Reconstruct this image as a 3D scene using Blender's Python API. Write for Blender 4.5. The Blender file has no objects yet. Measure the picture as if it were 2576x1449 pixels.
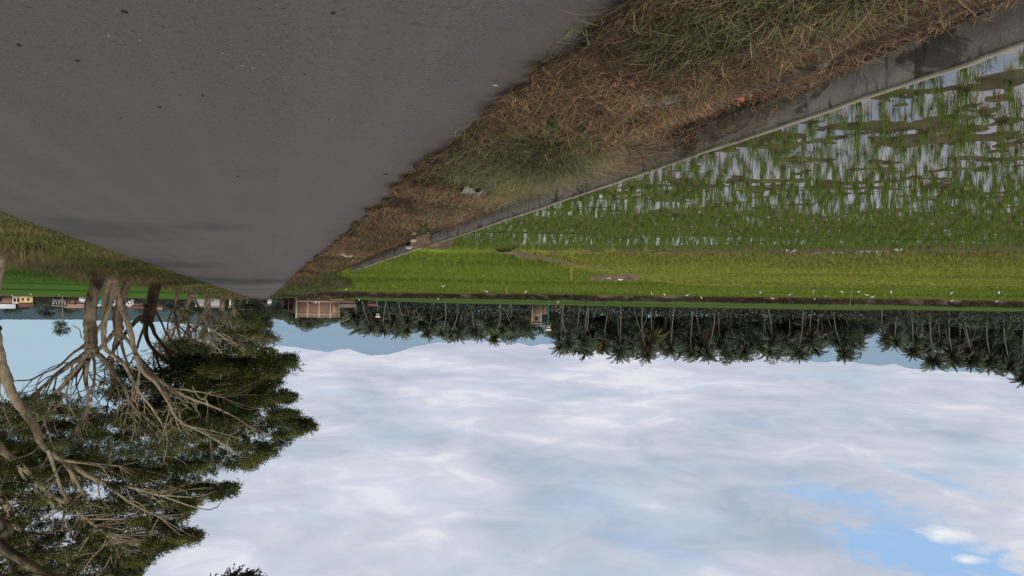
import bpy, math, random
import numpy as np
from mathutils import Vector, Matrix

RS = np.random.default_rng(11)
random.seed(5)
scene = bpy.context.scene
col = bpy.context.collection
TAU = 2 * math.pi

# ------------------------------------------------------------------ camera
# The photograph was taken with the camera held upside down: the place is built upright, the camera is rolled.
F_PX, PW, PH = 1950.0, 2576.0, 1449.0
EYE = np.array([0.0, 0.0, 1.5])
PSI, PHI, ROLL = math.radians(17.77), math.radians(1.364), math.radians(1.0)
fwd = np.array([-math.sin(PSI) * math.cos(PHI), math.cos(PSI) * math.cos(PHI), -math.sin(PHI)])
r0 = np.array([math.cos(PSI), math.sin(PSI), 0.0])
u0 = np.cross(r0, fwd)
rr = r0 * math.cos(ROLL) + u0 * math.sin(ROLL)
uu = u0 * math.cos(ROLL) - r0 * math.sin(ROLL)

def ray(x, y):
    """direction (unit forward component) seen at photo position x, y"""
    a = ((PW - x) - PW / 2) / F_PX
    b = (y - PH / 2) / F_PX
    return fwd + a * rr + b * uu

def G(x, y, z):
    d = ray(x, y); t = (z - EYE[2]) / d[2]
    return EYE + t * d

def Q(x, y, Y):
    d = ray(x, y); return EYE + d * (Y / d[1])

def C(x, y, t):
    return EYE + t * ray(x, y)

def project(P):
    P = np.atleast_2d(P) - EYE
    t = P @ fwd
    a = (P @ rr) / t; b = (P @ uu) / t
    return PW - (a * F_PX + PW / 2), b * F_PX + PH / 2, t

cam_d = bpy.data.cameras.new("camera")
cam = bpy.data.objects.new("camera", cam_d)
col.objects.link(cam)
cam_d.sensor_width = 36.0
cam_d.lens = F_PX / PW * 36.0
cam_d.clip_start = 0.05
cam_d.clip_end = 40000
M = Matrix(((-rr[0], -uu[0], -fwd[0], EYE[0]), (-rr[1], -uu[1], -fwd[1], EYE[1]),
            (-rr[2], -uu[2], -fwd[2], EYE[2]), (0, 0, 0, 1)))
cam.matrix_world = M
scene.camera = cam
scene.view_settings.view_transform = 'Standard'
scene.view_settings.look = 'None'
scene.view_settings.exposure = 0
scene.view_settings.gamma = 1

# ------------------------------------------------------------------ noise on arrays
def _h(i, j, s):
    v = np.sin(i * 127.1 + j * 311.7 + s * 74.7) * 43758.5453
    return v - np.floor(v)

def vnoise(x, y, s=0):
    x = np.asarray(x, float); y = np.asarray(y, float)
    i, j = np.floor(x), np.floor(y)
    f, g = x - i, y - j
    f = f * f * (3 - 2 * f); g = g * g * (3 - 2 * g)
    return (_h(i, j, s) * (1 - f) + _h(i + 1, j, s) * f) * (1 - g) + (_h(i, j + 1, s) * (1 - f) + _h(i + 1, j + 1, s) * f) * g

def fbm(x, y, s=0, o=4):
    x = np.asarray(x, float); y = np.asarray(y, float)
    r, a, n = 0, 0.5, 0
    for k in range(o):
        r = r + a * vnoise(x * 2 ** k, y * 2 ** k, s + k * 13); n += a; a *= 0.5
    return r / n

def sstep(a, b, x):
    t = np.clip((np.asarray(x, float) - a) / (b - a), 0, 1)
    return t * t * (3 - 2 * t)

# ------------------------------------------------------------------ mesh building
class Acc:
    def __init__(self):
        self.v, self.q, self.t, self.c, self.n = [], [], [], [], 0
    def add(self, v, q=None, t=None, c=None):
        v = np.asarray(v, float).reshape(-1, 3)
        if q is not None and len(q): self.q.append(np.asarray(q, np.int64).reshape(-1, 4) + self.n)
        if t is not None and len(t): self.t.append(np.asarray(t, np.int64).reshape(-1, 3) + self.n)
        if c is None: c = (0.5, 0.5, 0.5)
        c = np.asarray(c, float)
        if c.ndim == 1: c = np.tile(c, (len(v), 1))
        self.v.append(v); self.c.append(c); self.n += len(v)
        return self
    def box(self, lo, hi, c=None, rz=0.0, at=(0, 0, 0)):
        x0, y0, z0 = lo; x1, y1, z1 = hi
        v = np.array([(x0, y0, z0), (x1, y0, z0), (x1, y1, z0), (x0, y1, z0), (x0, y0, z1), (x1, y0, z1), (x1, y1, z1), (x0, y1, z1)], float)
        if rz: v = v @ np.array([[math.cos(rz), math.sin(rz), 0], [-math.sin(rz), math.cos(rz), 0], [0, 0, 1]])
        q = [(0, 3, 2, 1), (4, 5, 6, 7), (0, 1, 5, 4), (1, 2, 6, 5), (2, 3, 7, 6), (3, 0, 4, 7)]
        return self.add(v + np.array(at), q, c=c)
    def mesh(self, name, smooth=False):
        me = bpy.data.meshes.new(name)
        v = np.concatenate(self.v); me.vertices.add(len(v)); me.vertices.foreach_set('co', v.ravel())
        q = np.concatenate(self.q) if self.q else np.zeros((0, 4), np.int64)
        t = np.concatenate(self.t) if self.t else np.zeros((0, 3), np.int64)
        loops = np.concatenate([q.ravel(), t.ravel()]).astype(np.int32)
        me.loops.add(len(loops)); me.loops.foreach_set('vertex_index', loops)
        st = np.concatenate([np.arange(len(q)) * 4, len(q) * 4 + np.arange(len(t)) * 3]).astype(np.int32)
        me.polygons.add(len(st)); me.polygons.foreach_set('loop_start', st)
        me.update(calc_edges=True)
        if smooth: me.polygons.foreach_set('use_smooth', np.ones(len(st), bool))
        ca = me.color_attributes.new('Col', 'FLOAT_COLOR', 'POINT')
        c = np.concatenate(self.c); ca.data.foreach_set('color', np.hstack([c, np.ones((len(c), 1))]).ravel())
        me.validate()
        return me
    def build(self, name, mat, parent=None, smooth=False):
        o = bpy.data.objects.new(name, self.mesh(name, smooth)); col.objects.link(o)
        o.data.materials.append(mat)
        if parent: o.parent = parent
        return o

def blades(acc, B, h, w, az, lean, droop, c0, c1, segs=3, twist=0.6):
    """grass blades: tapered curved strips rooted at B"""
    B = np.asarray(B, float); N = len(B)
    if N == 0: return
    one = np.ones(N); h = h * one; w = w * one; az = az * one; lean = lean * one; droop = droop * one
    fa = az + math.pi / 2 + RS.uniform(-twist, twist, N) * 1.5
    d = np.stack([np.cos(az), np.sin(az)], 1); s = np.stack([np.cos(fa), np.sin(fa)], 1)
    V = np.zeros((N, 2 * segs + 1, 3)); K = np.zeros((N, 2 * segs + 1, 3))
    c0 = np.broadcast_to(c0, (N, 3)); c1 = np.broadcast_to(c1, (N, 3))
    for i in range(segs + 1):
        t = i / segs
        hor = (lean * t + droop * t * t) * h
        z = h * (t - 0.55 * droop * t * t)
        P = B.copy(); P[:, :2] += d * hor[:, None]; P[:, 2] += z
        cc = c0 + (c1 - c0) * t
        if i == segs: V[:, 2 * segs] = P; K[:, 2 * segs] = cc
        else:
            wd = (w * (1 - 0.55 * t) * 0.5)[:, None] * s
            V[:, 2 * i] = P; V[:, 2 * i + 1] = P
            V[:, 2 * i, :2] -= wd; V[:, 2 * i + 1, :2] += wd
            K[:, 2 * i] = cc; K[:, 2 * i + 1] = cc
    base = (np.arange(N) * (2 * segs + 1))[:, None]
    q = np.concatenate([base + np.array([2 * i, 2 * i + 1, 2 * i + 3, 2 * i + 2]) for i in range(segs - 1)]) if segs > 1 else None
    tr = base + np.array([2 * segs - 2, 2 * segs - 1, 2 * segs])
    acc.add(V.reshape(-1, 3), q, tr, K.reshape(-1, 3))

def unit(v):
    v = np.asarray(v, float); return v / (np.linalg.norm(v, axis=-1, keepdims=True) + 1e-9)

def leaves(acc, P, D, L, W, c):
    """rhombic leaf faces at P pointing along D"""
    P = np.asarray(P, float); N = len(P)
    if N == 0: return
    D = unit(D); rnd = RS.normal(size=(N, 3)); S = unit(np.cross(D, rnd))
    L = (L * np.ones(N))[:, None]; W = (W * np.ones(N))[:, None]
    V = np.stack([P, P + D * L * 0.45 + S * W * 0.5, P + D * L, P + D * L * 0.45 - S * W * 0.5], 1)
    c = np.broadcast_to(c, (N, 3))
    acc.add(V.reshape(-1, 3), (np.arange(N) * 4)[:, None] + np.arange(4), None, np.repeat(c, 4, 0))

def tube(acc, P, r, sides=7, c=(0.5, 0.5, 0.5), cap=True):
    P = np.asarray(P, float); n = len(P); r = np.broadcast_to(r, n)
    T = unit(np.gradient(P, axis=0))
    a = np.array([0.0, 0, 1]) if abs(T[0, 2]) < 0.9 else np.array([1.0, 0, 0])
    V = []
    u = unit(np.cross(T[0], a))
    for i in range(n):
        u = unit(u - T[i] * (u @ T[i])); w = np.cross(T[i], u)
        an = np.arange(sides) * TAU / sides
        V.append(P[i] + r[i] * (np.cos(an)[:, None] * u + np.sin(an)[:, None] * w))
    V = np.concatenate(V)
    k = np.arange(sides); k2 = (k + 1) % sides
    q = np.concatenate([np.stack([i * sides + k, i * sides + k2, (i + 1) * sides + k2, (i + 1) * sides + k], 1) for i in range(n - 1)])
    tr = None
    if cap:
        V = np.vstack([V, P[-1:]]); tr = np.stack([(n - 1) * sides + k, (n - 1) * sides + k2, np.full(sides, n * sides)], 1)
    acc.add(V, q, tr, c)

def smooth_path(P, n=4):
    P = np.asarray(P, float)
    if len(P) < 3: return np.linspace(P[0], P[-1], n + 1)
    E = np.vstack([2 * P[0] - P[1], P, 2 * P[-1] - P[-2]]); out = []
    for i in range(1, len(E) - 2):
        for k in range(n):
            t = k / n
            out.append(0.5 * ((2 * E[i]) + (-E[i - 1] + E[i + 1]) * t + (2 * E[i - 1] - 5 * E[i] + 4 * E[i + 1] - E[i + 2]) * t * t + (-E[i - 1] + 3 * E[i] - 3 * E[i + 1] + E[i + 2]) * t ** 3))
    out.append(E[-2]); return np.array(out)

def grid(acc, X, Y, Z, c=None):
    """surface from 2-D arrays"""
    n, m = X.shape
    V = np.stack([X, Y, Z], -1).reshape(-1, 3)
    i = np.arange(n - 1)[:, None] * m + np.arange(m - 1)[None]
    q = np.stack([i, i + 1, i + m + 1, i + m], -1).reshape(-1, 4)
    acc.add(V, q, None, None if c is None else np.asarray(c).reshape(-1, 3))
    return q

# ------------------------------------------------------------------ object helpers
def tag(o, label=None, cat=None, group=None, kind=None):
    if label: o['label'] = label
    if cat: o['category'] = cat
    if group: o['group'] = group
    if kind: o['kind'] = kind
    return o

def empty(name, loc, rz=0.0, label=None, cat=None, group=None):
    o = bpy.data.objects.new(name, None); col.objects.link(o)
    o.location = loc; o.rotation_euler = (0, 0, rz); o.empty_display_size = 0.2
    return tag(o, label, cat, group)

def structure(o, label=None): return tag(o, label, kind='structure')
ORD = ['zeroth', 'first', 'second', 'third', 'fourth', 'fifth', 'sixth', 'seventh', 'eighth', 'ninth', 'tenth', 'eleventh', 'twelfth', 'thirteenth', 'fourteenth', 'fifteenth', 'sixteenth', 'seventeenth', 'eighteenth', 'nineteenth', 'twentieth', 'twenty-first', 'twenty-second', 'twenty-third', 'twenty-fourth', 'twenty-fifth', 'twenty-sixth', 'twenty-seventh', 'twenty-eighth', 'twenty-ninth', 'thirtieth', 'thirty-first', 'thirty-second', 'thirty-third', 'thirty-fourth', 'thirty-fifth', 'thirty-sixth', 'thirty-seventh', 'thirty-eighth', 'thirty-ninth', 'fortieth']

# ------------------------------------------------------------------ materials
class NT:
    def __init__(self, name):
        self.m = bpy.data.materials.new(name); self.m.use_nodes = True
        self.t = self.m.node_tree; self.t.nodes.clear()
        self.out = self.n('ShaderNodeOutputMaterial')
    def n(self, typ, **kw):
        nd = self.t.nodes.new(typ)
        for k, v in kw.items(): setattr(nd, k, v)
        return nd
    def l(self, a, b): self.t.links.new(a, b)
    def set(self, nd, **kw):
        for k, v in kw.items():
            s = nd.inputs[k.replace('_', ' ')]
            if hasattr(v, 'is_output'): self.l(v, s)
            else: s.default_value = v
        return nd
    def noise(self, scale, detail=5, rough=0.55, vec=None, dist=0.0):
        nd = self.n('ShaderNodeTexNoise'); self.set(nd, Scale=scale, Detail=detail, Roughness=rough, Distortion=dist)
        if vec is not None: self.l(vec, nd.inputs['Vector'])
        return nd.outputs['Fac']
    def pos(self, scale=(1, 1, 1)):
        g = self.n('ShaderNodeNewGeometry'); mp = self.n('ShaderNodeMapping'); mp.inputs['Scale'].default_value = scale
        self.l(g.outputs['Position'], mp.inputs['Vector']); return mp.outputs[0]
    def objco(self, scale=(1, 1, 1)):
        g = self.n('ShaderNodeTexCoord'); mp = self.n('ShaderNodeMapping'); mp.inputs['Scale'].default_value = scale
        self.l(g.outputs['Object'], mp.inputs['Vector']); return mp.outputs[0]
    def ramp(self, fac, stops):
        r = self.n('ShaderNodeValToRGB'); e = r.color_ramp.elements
        while len(e) < len(stops): e.new(0.5)
        for k, (p, c) in enumerate(stops):
            e[k].position = p; e[k].color = (*c, 1) if len(c) == 3 else c
        self.l(fac, r.inputs['Fac']); return r.outputs['Color']
    def rng(self, fac, a, b, c=0.0, d=1.0):
        r = self.n('ShaderNodeMapRange'); self.set(r, Value=fac); r.inputs[1].default_value = a; r.inputs[2].default_value = b; r.inputs[3].default_value = c; r.inputs[4].default_value = d
        return r.outputs[0]
    def mix(self, fac, a, b, mode='MIX'):
        m = self.n('ShaderNodeMix', data_type='RGBA', blend_type=mode)
        for s, v in ((m.inputs[0], fac), (m.inputs[6], a), (m.inputs[7], b)):
            if hasattr(v, 'is_output'): self.l(v, s)
            else: s.default_value = v if isinstance(v, float) else ((*v, 1) if len(v) == 3 else v)
        return m.outputs[2]
    def math(self, op, a, b=0.0):
        m = self.n('ShaderNodeMath', operation=op)
        for s, v in ((m.inputs[0], a), (m.inputs[1], b)):
            if hasattr(v, 'is_output'): self.l(v, s)
            else: s.default_value = v
        return m.outputs[0]
    def bump(self, h, strength=0.4, dist=0.02):
        b = self.n('ShaderNodeBump'); self.set(b, Height=h, Strength=strength, Distance=dist); return b.outputs[0]
    def bsdf(self, color, rough=0.8, normal=None, spec=0.3, **kw):
        b = self.n('ShaderNodeBsdfPrincipled')
        for k, v in (('Base Color', color), ('Roughness', rough), ('Specular IOR Level', spec)):
            if hasattr(v, 'is_output'): self.l(v, b.inputs[k])
            else: b.inputs[k].default_value = (*v, 1) if isinstance(v, tuple) and len(v) == 3 else v
        if normal is not None: self.l(normal, b.inputs['Normal'])
        for k, v in kw.items(): b.inputs[k.replace('_', ' ')].default_value = v
        return b.outputs[0]
    def done(self, sh): self.l(sh, self.out.inputs['Surface']); return self.m

def m_leaf(name, trans=0.25, rough=0.6, gain=1.0, var=0.35, vscale=1.5, spec=0.25):
    k = NT(name); a = k.n('ShaderNodeAttribute'); a.attribute_name = 'Col'
    n = k.noise(vscale, 3, vec=k.pos()); g = k.rng(n, 0.3, 0.7, gain * (1 - var), gain * (1 + var))
    c = k.n('ShaderNodeVectorMath', operation='SCALE'); k.l(a.outputs['Color'], c.inputs[0]); k.l(g, c.inputs['Scale'])
    b = k.bsdf(c.outputs[0], rough, spec=spec)
    if trans > 0:
        t = k.n('ShaderNodeBsdfTranslucent'); k.l(c.outputs[0], t.inputs['Color'])
        mx = k.n('ShaderNodeMixShader'); mx.inputs[0].default_value = trans; k.l(b, mx.inputs[1]); k.l(t.outputs[0], mx.inputs[2]); b = mx.outputs[0]
    return k.done(b)

def m_plain(name, c, rough=0.8, var=0.25, scale=4.0, spec=0.3, bump=0.2):
    k = NT(name); n = k.noise(scale, 6, 0.65, vec=k.objco())
    cc = k.mix(n, tuple(x * (1 - var) for x in c), tuple(min(1, x * (1 + var)) for x in c))
    return k.done(k.bsdf(cc, rough, k.bump(n, bump, 0.02), spec))

def m_col(name, rough=0.85, var=0.3, scale=3.0, bump=0.3, spec=0.2, fine=40.0):
    """vertex colour broken up by noise"""
    k = NT(name); a = k.n('ShaderNodeAttribute'); a.attribute_name = 'Col'
    n = k.noise(scale, 6, 0.6, vec=k.pos()); n2 = k.noise(fine, 3, 0.6, vec=k.pos())
    g = k.rng(k.math('ADD', k.math('MULTIPLY', n, 0.6), k.math('MULTIPLY', n2, 0.4)), 0.3, 0.7, 1 - var, 1 + var)
    c = k.n('ShaderNodeVectorMath', operation='SCALE'); k.l(a.outputs['Color'], c.inputs[0]); k.l(g, c.inputs['Scale'])
    return k.done(k.bsdf(c.outputs[0], rough, k.bump(n2, bump, 0.03), spec))

def m_asphalt():
    k = NT('asphalt'); p = k.pos(); ps = k.pos((1.6, 0.05, 1))
    fine = k.noise(55, 5, 0.75, p); mid = k.noise(14, 5, 0.6, p); big = k.noise(0.45, 5, 0.6, p); streak = k.noise(1.0, 4, 0.6, ps)
    v = k.n('ShaderNodeTexVoronoi'); k.set(v, Scale=26.0); k.l(p, v.inputs['Vector'])
    base = k.mix(k.rng(fine, 0.32, 0.68), (0.040, 0.037, 0.0345), (0.142, 0.133, 0.125))
    base = k.mix(k.rng(big, 0.35, 0.65), base, k.mix(0.45, base, (0.118, 0.104, 0.096)))
    base = k.mix(k.rng(streak, 0.35, 0.68, 0, 0.55), base, (0.125, 0.103, 0.098))
    base = k.mix(k.rng(mid, 0.56, 0.72, 0, 0.6), base, (0.052, 0.046, 0.043))
    trk = k.noise(2.6, 2, 0.5, k.pos((1.0, 0.012, 1))); base = k.mix(k.rng(trk, 0.48, 0.66, 0, 0.14), base, (0.150, 0.134, 0.128))
    sx = k.n('ShaderNodeSeparateXYZ'); k.l(p, sx.inputs[0]); wv = k.math('MULTIPLY', k.noise(0.8, 5, 0.65, p), 1.3)
    dl = k.rng(k.math('SUBTRACT', sx.outputs[0], wv), -2.35, -1.75, 1, 0); dr = k.rng(k.math('ADD', sx.outputs[0], wv), 4.6, 5.3, 0, 1)
    base = k.mix(k.math('MULTIPLY', k.math('MAXIMUM', dl, dr), 0.6), base, (0.088, 0.066, 0.048))
    tar = k.noise(0.55, 6, 0.7, k.pos((1, 0.6, 1)), 0.6); base = k.mix(k.rng(tar, 0.58, 0.70, 0, 0.12), base, (0.055, 0.050, 0.048))
    # exposed pale and dark chippings
    v2 = k.n('ShaderNodeTexVoronoi'); k.set(v2, Scale=13.0); k.l(p, v2.inputs['Vector'])
    sp = k.math('MULTIPLY', k.rng(v2.outputs['Distance'], 0.12, 0.2, 1, 0), k.rng(k.math('FRACT', k.math('MULTIPLY', v2.outputs['Color'], 7.3)), 0.76, 0.80))
    base = k.mix(k.math('MULTIPLY', sp, 0.5), base, (0.022, 0.020, 0.019))
    v3 = k.n('ShaderNodeTexVoronoi'); k.set(v3, Scale=21.0); k.l(p, v3.inputs['Vector'])
    sp3 = k.math('MULTIPLY', k.rng(v3.outputs['Distance'], 0.1, 0.16, 1, 0), k.rng(k.math('FRACT', k.math('MULTIPLY', v3.outputs['Color'], 5.1)), 0.9, 0.94))
    base = k.mix(k.math('MULTIPLY', sp3, 0.6), base, (0.26, 0.24, 0.22))
    h = k.math('ADD', fine, k.math('MULTIPLY', v.outputs['Distance'], 0.5))
    return k.done(k.bsdf(base, 0.85, k.bump(h, 0.7, 0.015), 0.18))

def m_water():
    k = NT('paddy_water'); p = k.pos((1, 1, 1)); n = k.noise(5, 3, 0.5, p); n2 = k.noise(0.9, 3, 0.5, p)
    c = k.mix(n2, (0.11, 0.085, 0.06), (0.17, 0.14, 0.11))
    return k.done(k.bsdf(c, 0.035, k.bump(n, 0.02, 0.02), 0.5, IOR=1.75))

def m_concrete():
    k = NT('canal_concrete'); p = k.pos(); ps = k.pos((1, 1, 0.25))
    n = k.noise(3, 7, 0.65, p); n2 = k.noise(5.5, 5, 0.7, ps); f = k.noise(45, 4, 0.6, p)
    c = k.mix(k.rng(n, 0.3, 0.7), (0.28, 0.245, 0.195), (0.47, 0.415, 0.33))
    c = k.mix(k.rng(n2, 0.56, 0.63, 0, 0.85), c, (0.045, 0.036, 0.03))
    g = k.noise(1.7, 7, 0.7, k.pos((1, 0.7, 1.3)), 0.8); c = k.mix(k.rng(g, 0.55, 0.60, 0, 0.8), c, (0.055, 0.045, 0.037))
    g2 = k.noise(0.5, 4, 0.6, p); c = k.mix(k.rng(g2, 0.45, 0.65, 0, 0.4), c, (0.17, 0.135, 0.10))
    c = k.mix(k.rng(f, 0.35, 0.65, 0, 0.25), c, (0.07, 0.062, 0.055))
    return k.done(k.bsdf(c, 0.9, k.bump(f, 0.4, 0.01), 0.2))

def m_bark(name, pale, dark, lo, hi):
    k = NT(name); p = k.pos((1.0, 1.0, 0.45)); n = k.noise(2.2, 6, 0.7, p, 0.6); f = k.noise(16, 5, 0.7, k.pos((1, 1, 0.35))); f2 = k.noise(34, 3, 0.6, k.pos())
    c = k.mix(k.rng(n, lo, hi), pale, dark)
    c = k.mix(k.rng(f, 0.35, 0.7, 0.0, 0.65), c, tuple(x * 0.42 for x in pale))
    c = k.mix(k.rng(f2, 0.55, 0.75, 0.0, 0.5), c, tuple(min(1, x * 1.35) for x in pale))
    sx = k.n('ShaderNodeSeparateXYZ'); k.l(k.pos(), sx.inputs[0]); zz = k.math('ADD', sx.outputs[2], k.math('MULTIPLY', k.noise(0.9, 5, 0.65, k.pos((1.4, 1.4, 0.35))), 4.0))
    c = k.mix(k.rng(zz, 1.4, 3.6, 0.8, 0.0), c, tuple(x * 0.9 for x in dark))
    return k.done(k.bsdf(c, 0.9, k.bump(f, 0.8, 0.04), 0.15))

def m_brick():
    k = NT('brick_infill'); tc = k.objco(); b = k.n('ShaderNodeTexBrick'); k.l(tc, b.inputs['Vector'])
    mp = k.n('ShaderNodeMapping'); mp.inputs['Rotation'].default_value = (math.pi / 2, 0, 0); k.l(tc, mp.inputs['Vector']); k.l(mp.outputs[0], b.inputs['Vector'])
    b.inputs['Color1'].default_value = (0.27, 0.15, 0.11, 1); b.inputs['Color2'].default_value = (0.22, 0.12, 0.09, 1); b.inputs['Mortar'].default_value = (0.26, 0.2, 0.17, 1)
    b.inputs['Scale'].default_value = 4.0; b.inputs['Mortar Size'].default_value = 0.012
    n = k.noise(1.2, 5, 0.6, tc); c = k.mix(k.rng(n, 0.3, 0.7, 0, 0.4), b.outputs['Color'], (0.17, 0.11, 0.09))
    return k.done(k.bsdf(c, 0.9))

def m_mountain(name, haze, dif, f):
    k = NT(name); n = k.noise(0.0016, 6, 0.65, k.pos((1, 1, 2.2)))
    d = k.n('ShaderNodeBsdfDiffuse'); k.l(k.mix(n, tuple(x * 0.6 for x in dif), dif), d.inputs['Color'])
    e = k.n('ShaderNodeEmission'); k.l(k.mix(k.rng(n, 0.3, 0.7), tuple(x * 0.97 for x in haze), tuple(x * 1.03 for x in haze)), e.inputs['Color'])  # distance haze put in as a glow over the ridge colour
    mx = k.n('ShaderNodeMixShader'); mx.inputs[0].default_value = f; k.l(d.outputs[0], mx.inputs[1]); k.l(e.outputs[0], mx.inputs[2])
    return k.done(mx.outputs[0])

MT = dict(
    asphalt=m_asphalt(), water=m_water(), concrete=m_concrete(),
    lit_rim=m_plain('lit_rim_cement', (0.27, 0.24, 0.18), 0.9, 0.35, 9, 0.2, 0.5),
    rough_top=m_plain('rough_cement', (0.22, 0.175, 0.14), 0.95, 0.7, 9, 0.1, 1.0),
    soil=m_col('soil', 0.95, 0.5, 5, 0.8), mud=m_col('mud', 0.85, 0.45, 6, 0.6, 0.08), field=m_col('rice_canopy', 1.0, 0.4, 1.2, 0.5, 0.0, 7.0),
    grass=m_leaf('grass', 0.25, 0.65, 1.0, 0.3, 2.0), dry=m_leaf('dry_grass', 0.15, 0.75, 1.0, 0.35, 3.0, 0.15), rice=m_leaf('rice', 0.35, 0.5, 1.0, 0.22, 1.5),
    foliage=m_leaf('foliage', 0.3, 0.55, 1.0, 0.4, 0.9), palm=m_leaf('palm_frond', 0.15, 0.55, 1.0, 0.35, 0.25), bush=m_leaf('bush_leaf', 0.2, 0.6, 1.0, 0.4, 0.2),
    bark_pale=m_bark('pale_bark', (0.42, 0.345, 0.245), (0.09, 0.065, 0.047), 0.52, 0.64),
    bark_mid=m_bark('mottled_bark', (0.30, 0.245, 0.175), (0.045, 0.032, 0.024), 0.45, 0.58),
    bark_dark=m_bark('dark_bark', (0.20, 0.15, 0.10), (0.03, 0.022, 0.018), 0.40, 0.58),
    palm_trunk=m_plain('palm_trunk', (0.20, 0.19, 0.17), 0.9, 0.3, 3),
    brick=m_brick(), column=m_plain('bare_concrete', (0.42, 0.35, 0.29), 0.9, 0.2, 3), side_brick=m_plain('plastered_brick', (0.40, 0.24, 0.15), 0.9, 0.25, 1.5),
    dark=m_plain('dark_opening', (0.02, 0.02, 0.022), 0.7, 0.3), wood=m_plain('weathered_wood', (0.16, 0.11, 0.08), 0.85, 0.35, 5), darkwood=m_plain('black_plank', (0.035, 0.028, 0.026), 0.7, 0.4, 6),
    bamboo=m_plain('bamboo', (0.42, 0.27, 0.12), 0.6, 0.25, 8), white=m_plain('white_paint', (0.75, 0.75, 0.74), 0.6, 0.08, 3), feather=m_plain('white_feather', (0.85, 0.84, 0.80), 0.8, 0.06, 9),
    grey=m_plain('grey_render', (0.40, 0.41, 0.41), 0.85, 0.15, 1.2), yellow=m_plain('yellow_paint', (0.78, 0.66, 0.30), 0.8, 0.1, 1.0), cream=m_plain('cream_paint', (0.66, 0.60, 0.46), 0.8, 0.12, 1.0),
    redroof=m_plain('dark_red_roof', (0.16, 0.05, 0.05), 0.7, 0.25, 1.5), orangeroof=m_plain('orange_tile', (0.34, 0.20, 0.15), 0.8, 0.2, 1.5), greyroof=m_plain('grey_sheet_roof', (0.30, 0.32, 0.34), 0.5, 0.25, 1.0),
    whiteroof=m_plain('zinc_roof', (0.60, 0.62, 0.66), 0.5, 0.15, 1.0), brownroof=m_plain('rusty_roof', (0.17, 0.13, 0.115), 0.8, 0.3, 1.0), turq=m_plain('turquoise', (0.10, 0.50, 0.46), 0.7, 0.1),
    green_pole=m_plain('green_pole', (0.06, 0.28, 0.20), 0.5, 0.15), stone=m_plain('pale_stone', (0.36, 0.33, 0.29), 0.9, 0.3, 9, 0.2, 0.8), darkstone=m_plain('dark_stone', (0.03, 0.028, 0.026), 0.85, 0.4, 30, 0.3, 0.8),
    plastic=m_plain('grey_plastic', (0.17, 0.18, 0.165), 0.35, 0.4, 10, 0.4, 0.3), paper=m_plain('white_scrap', (0.7, 0.68, 0.64), 0.8, 0.1, 10), red=m_plain('red_wrapper', (0.75, 0.10, 0.07), 0.4, 0.1), pink=m_plain('pink_tile', (0.42, 0.2, 0.16), 0.8, 0.2), twig=m_plain('dry_twig', (0.10, 0.07, 0.055), 0.9, 0.3, 10),
    mountain=m_mountain('hazy_mountain', (0.285, 0.40, 0.525), (0.10, 0.14, 0.13), 0.9), hill=m_mountain('hazy_hill', (0.085, 0.125, 0.155), (0.05, 0.075, 0.06), 0.65),
)

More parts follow.
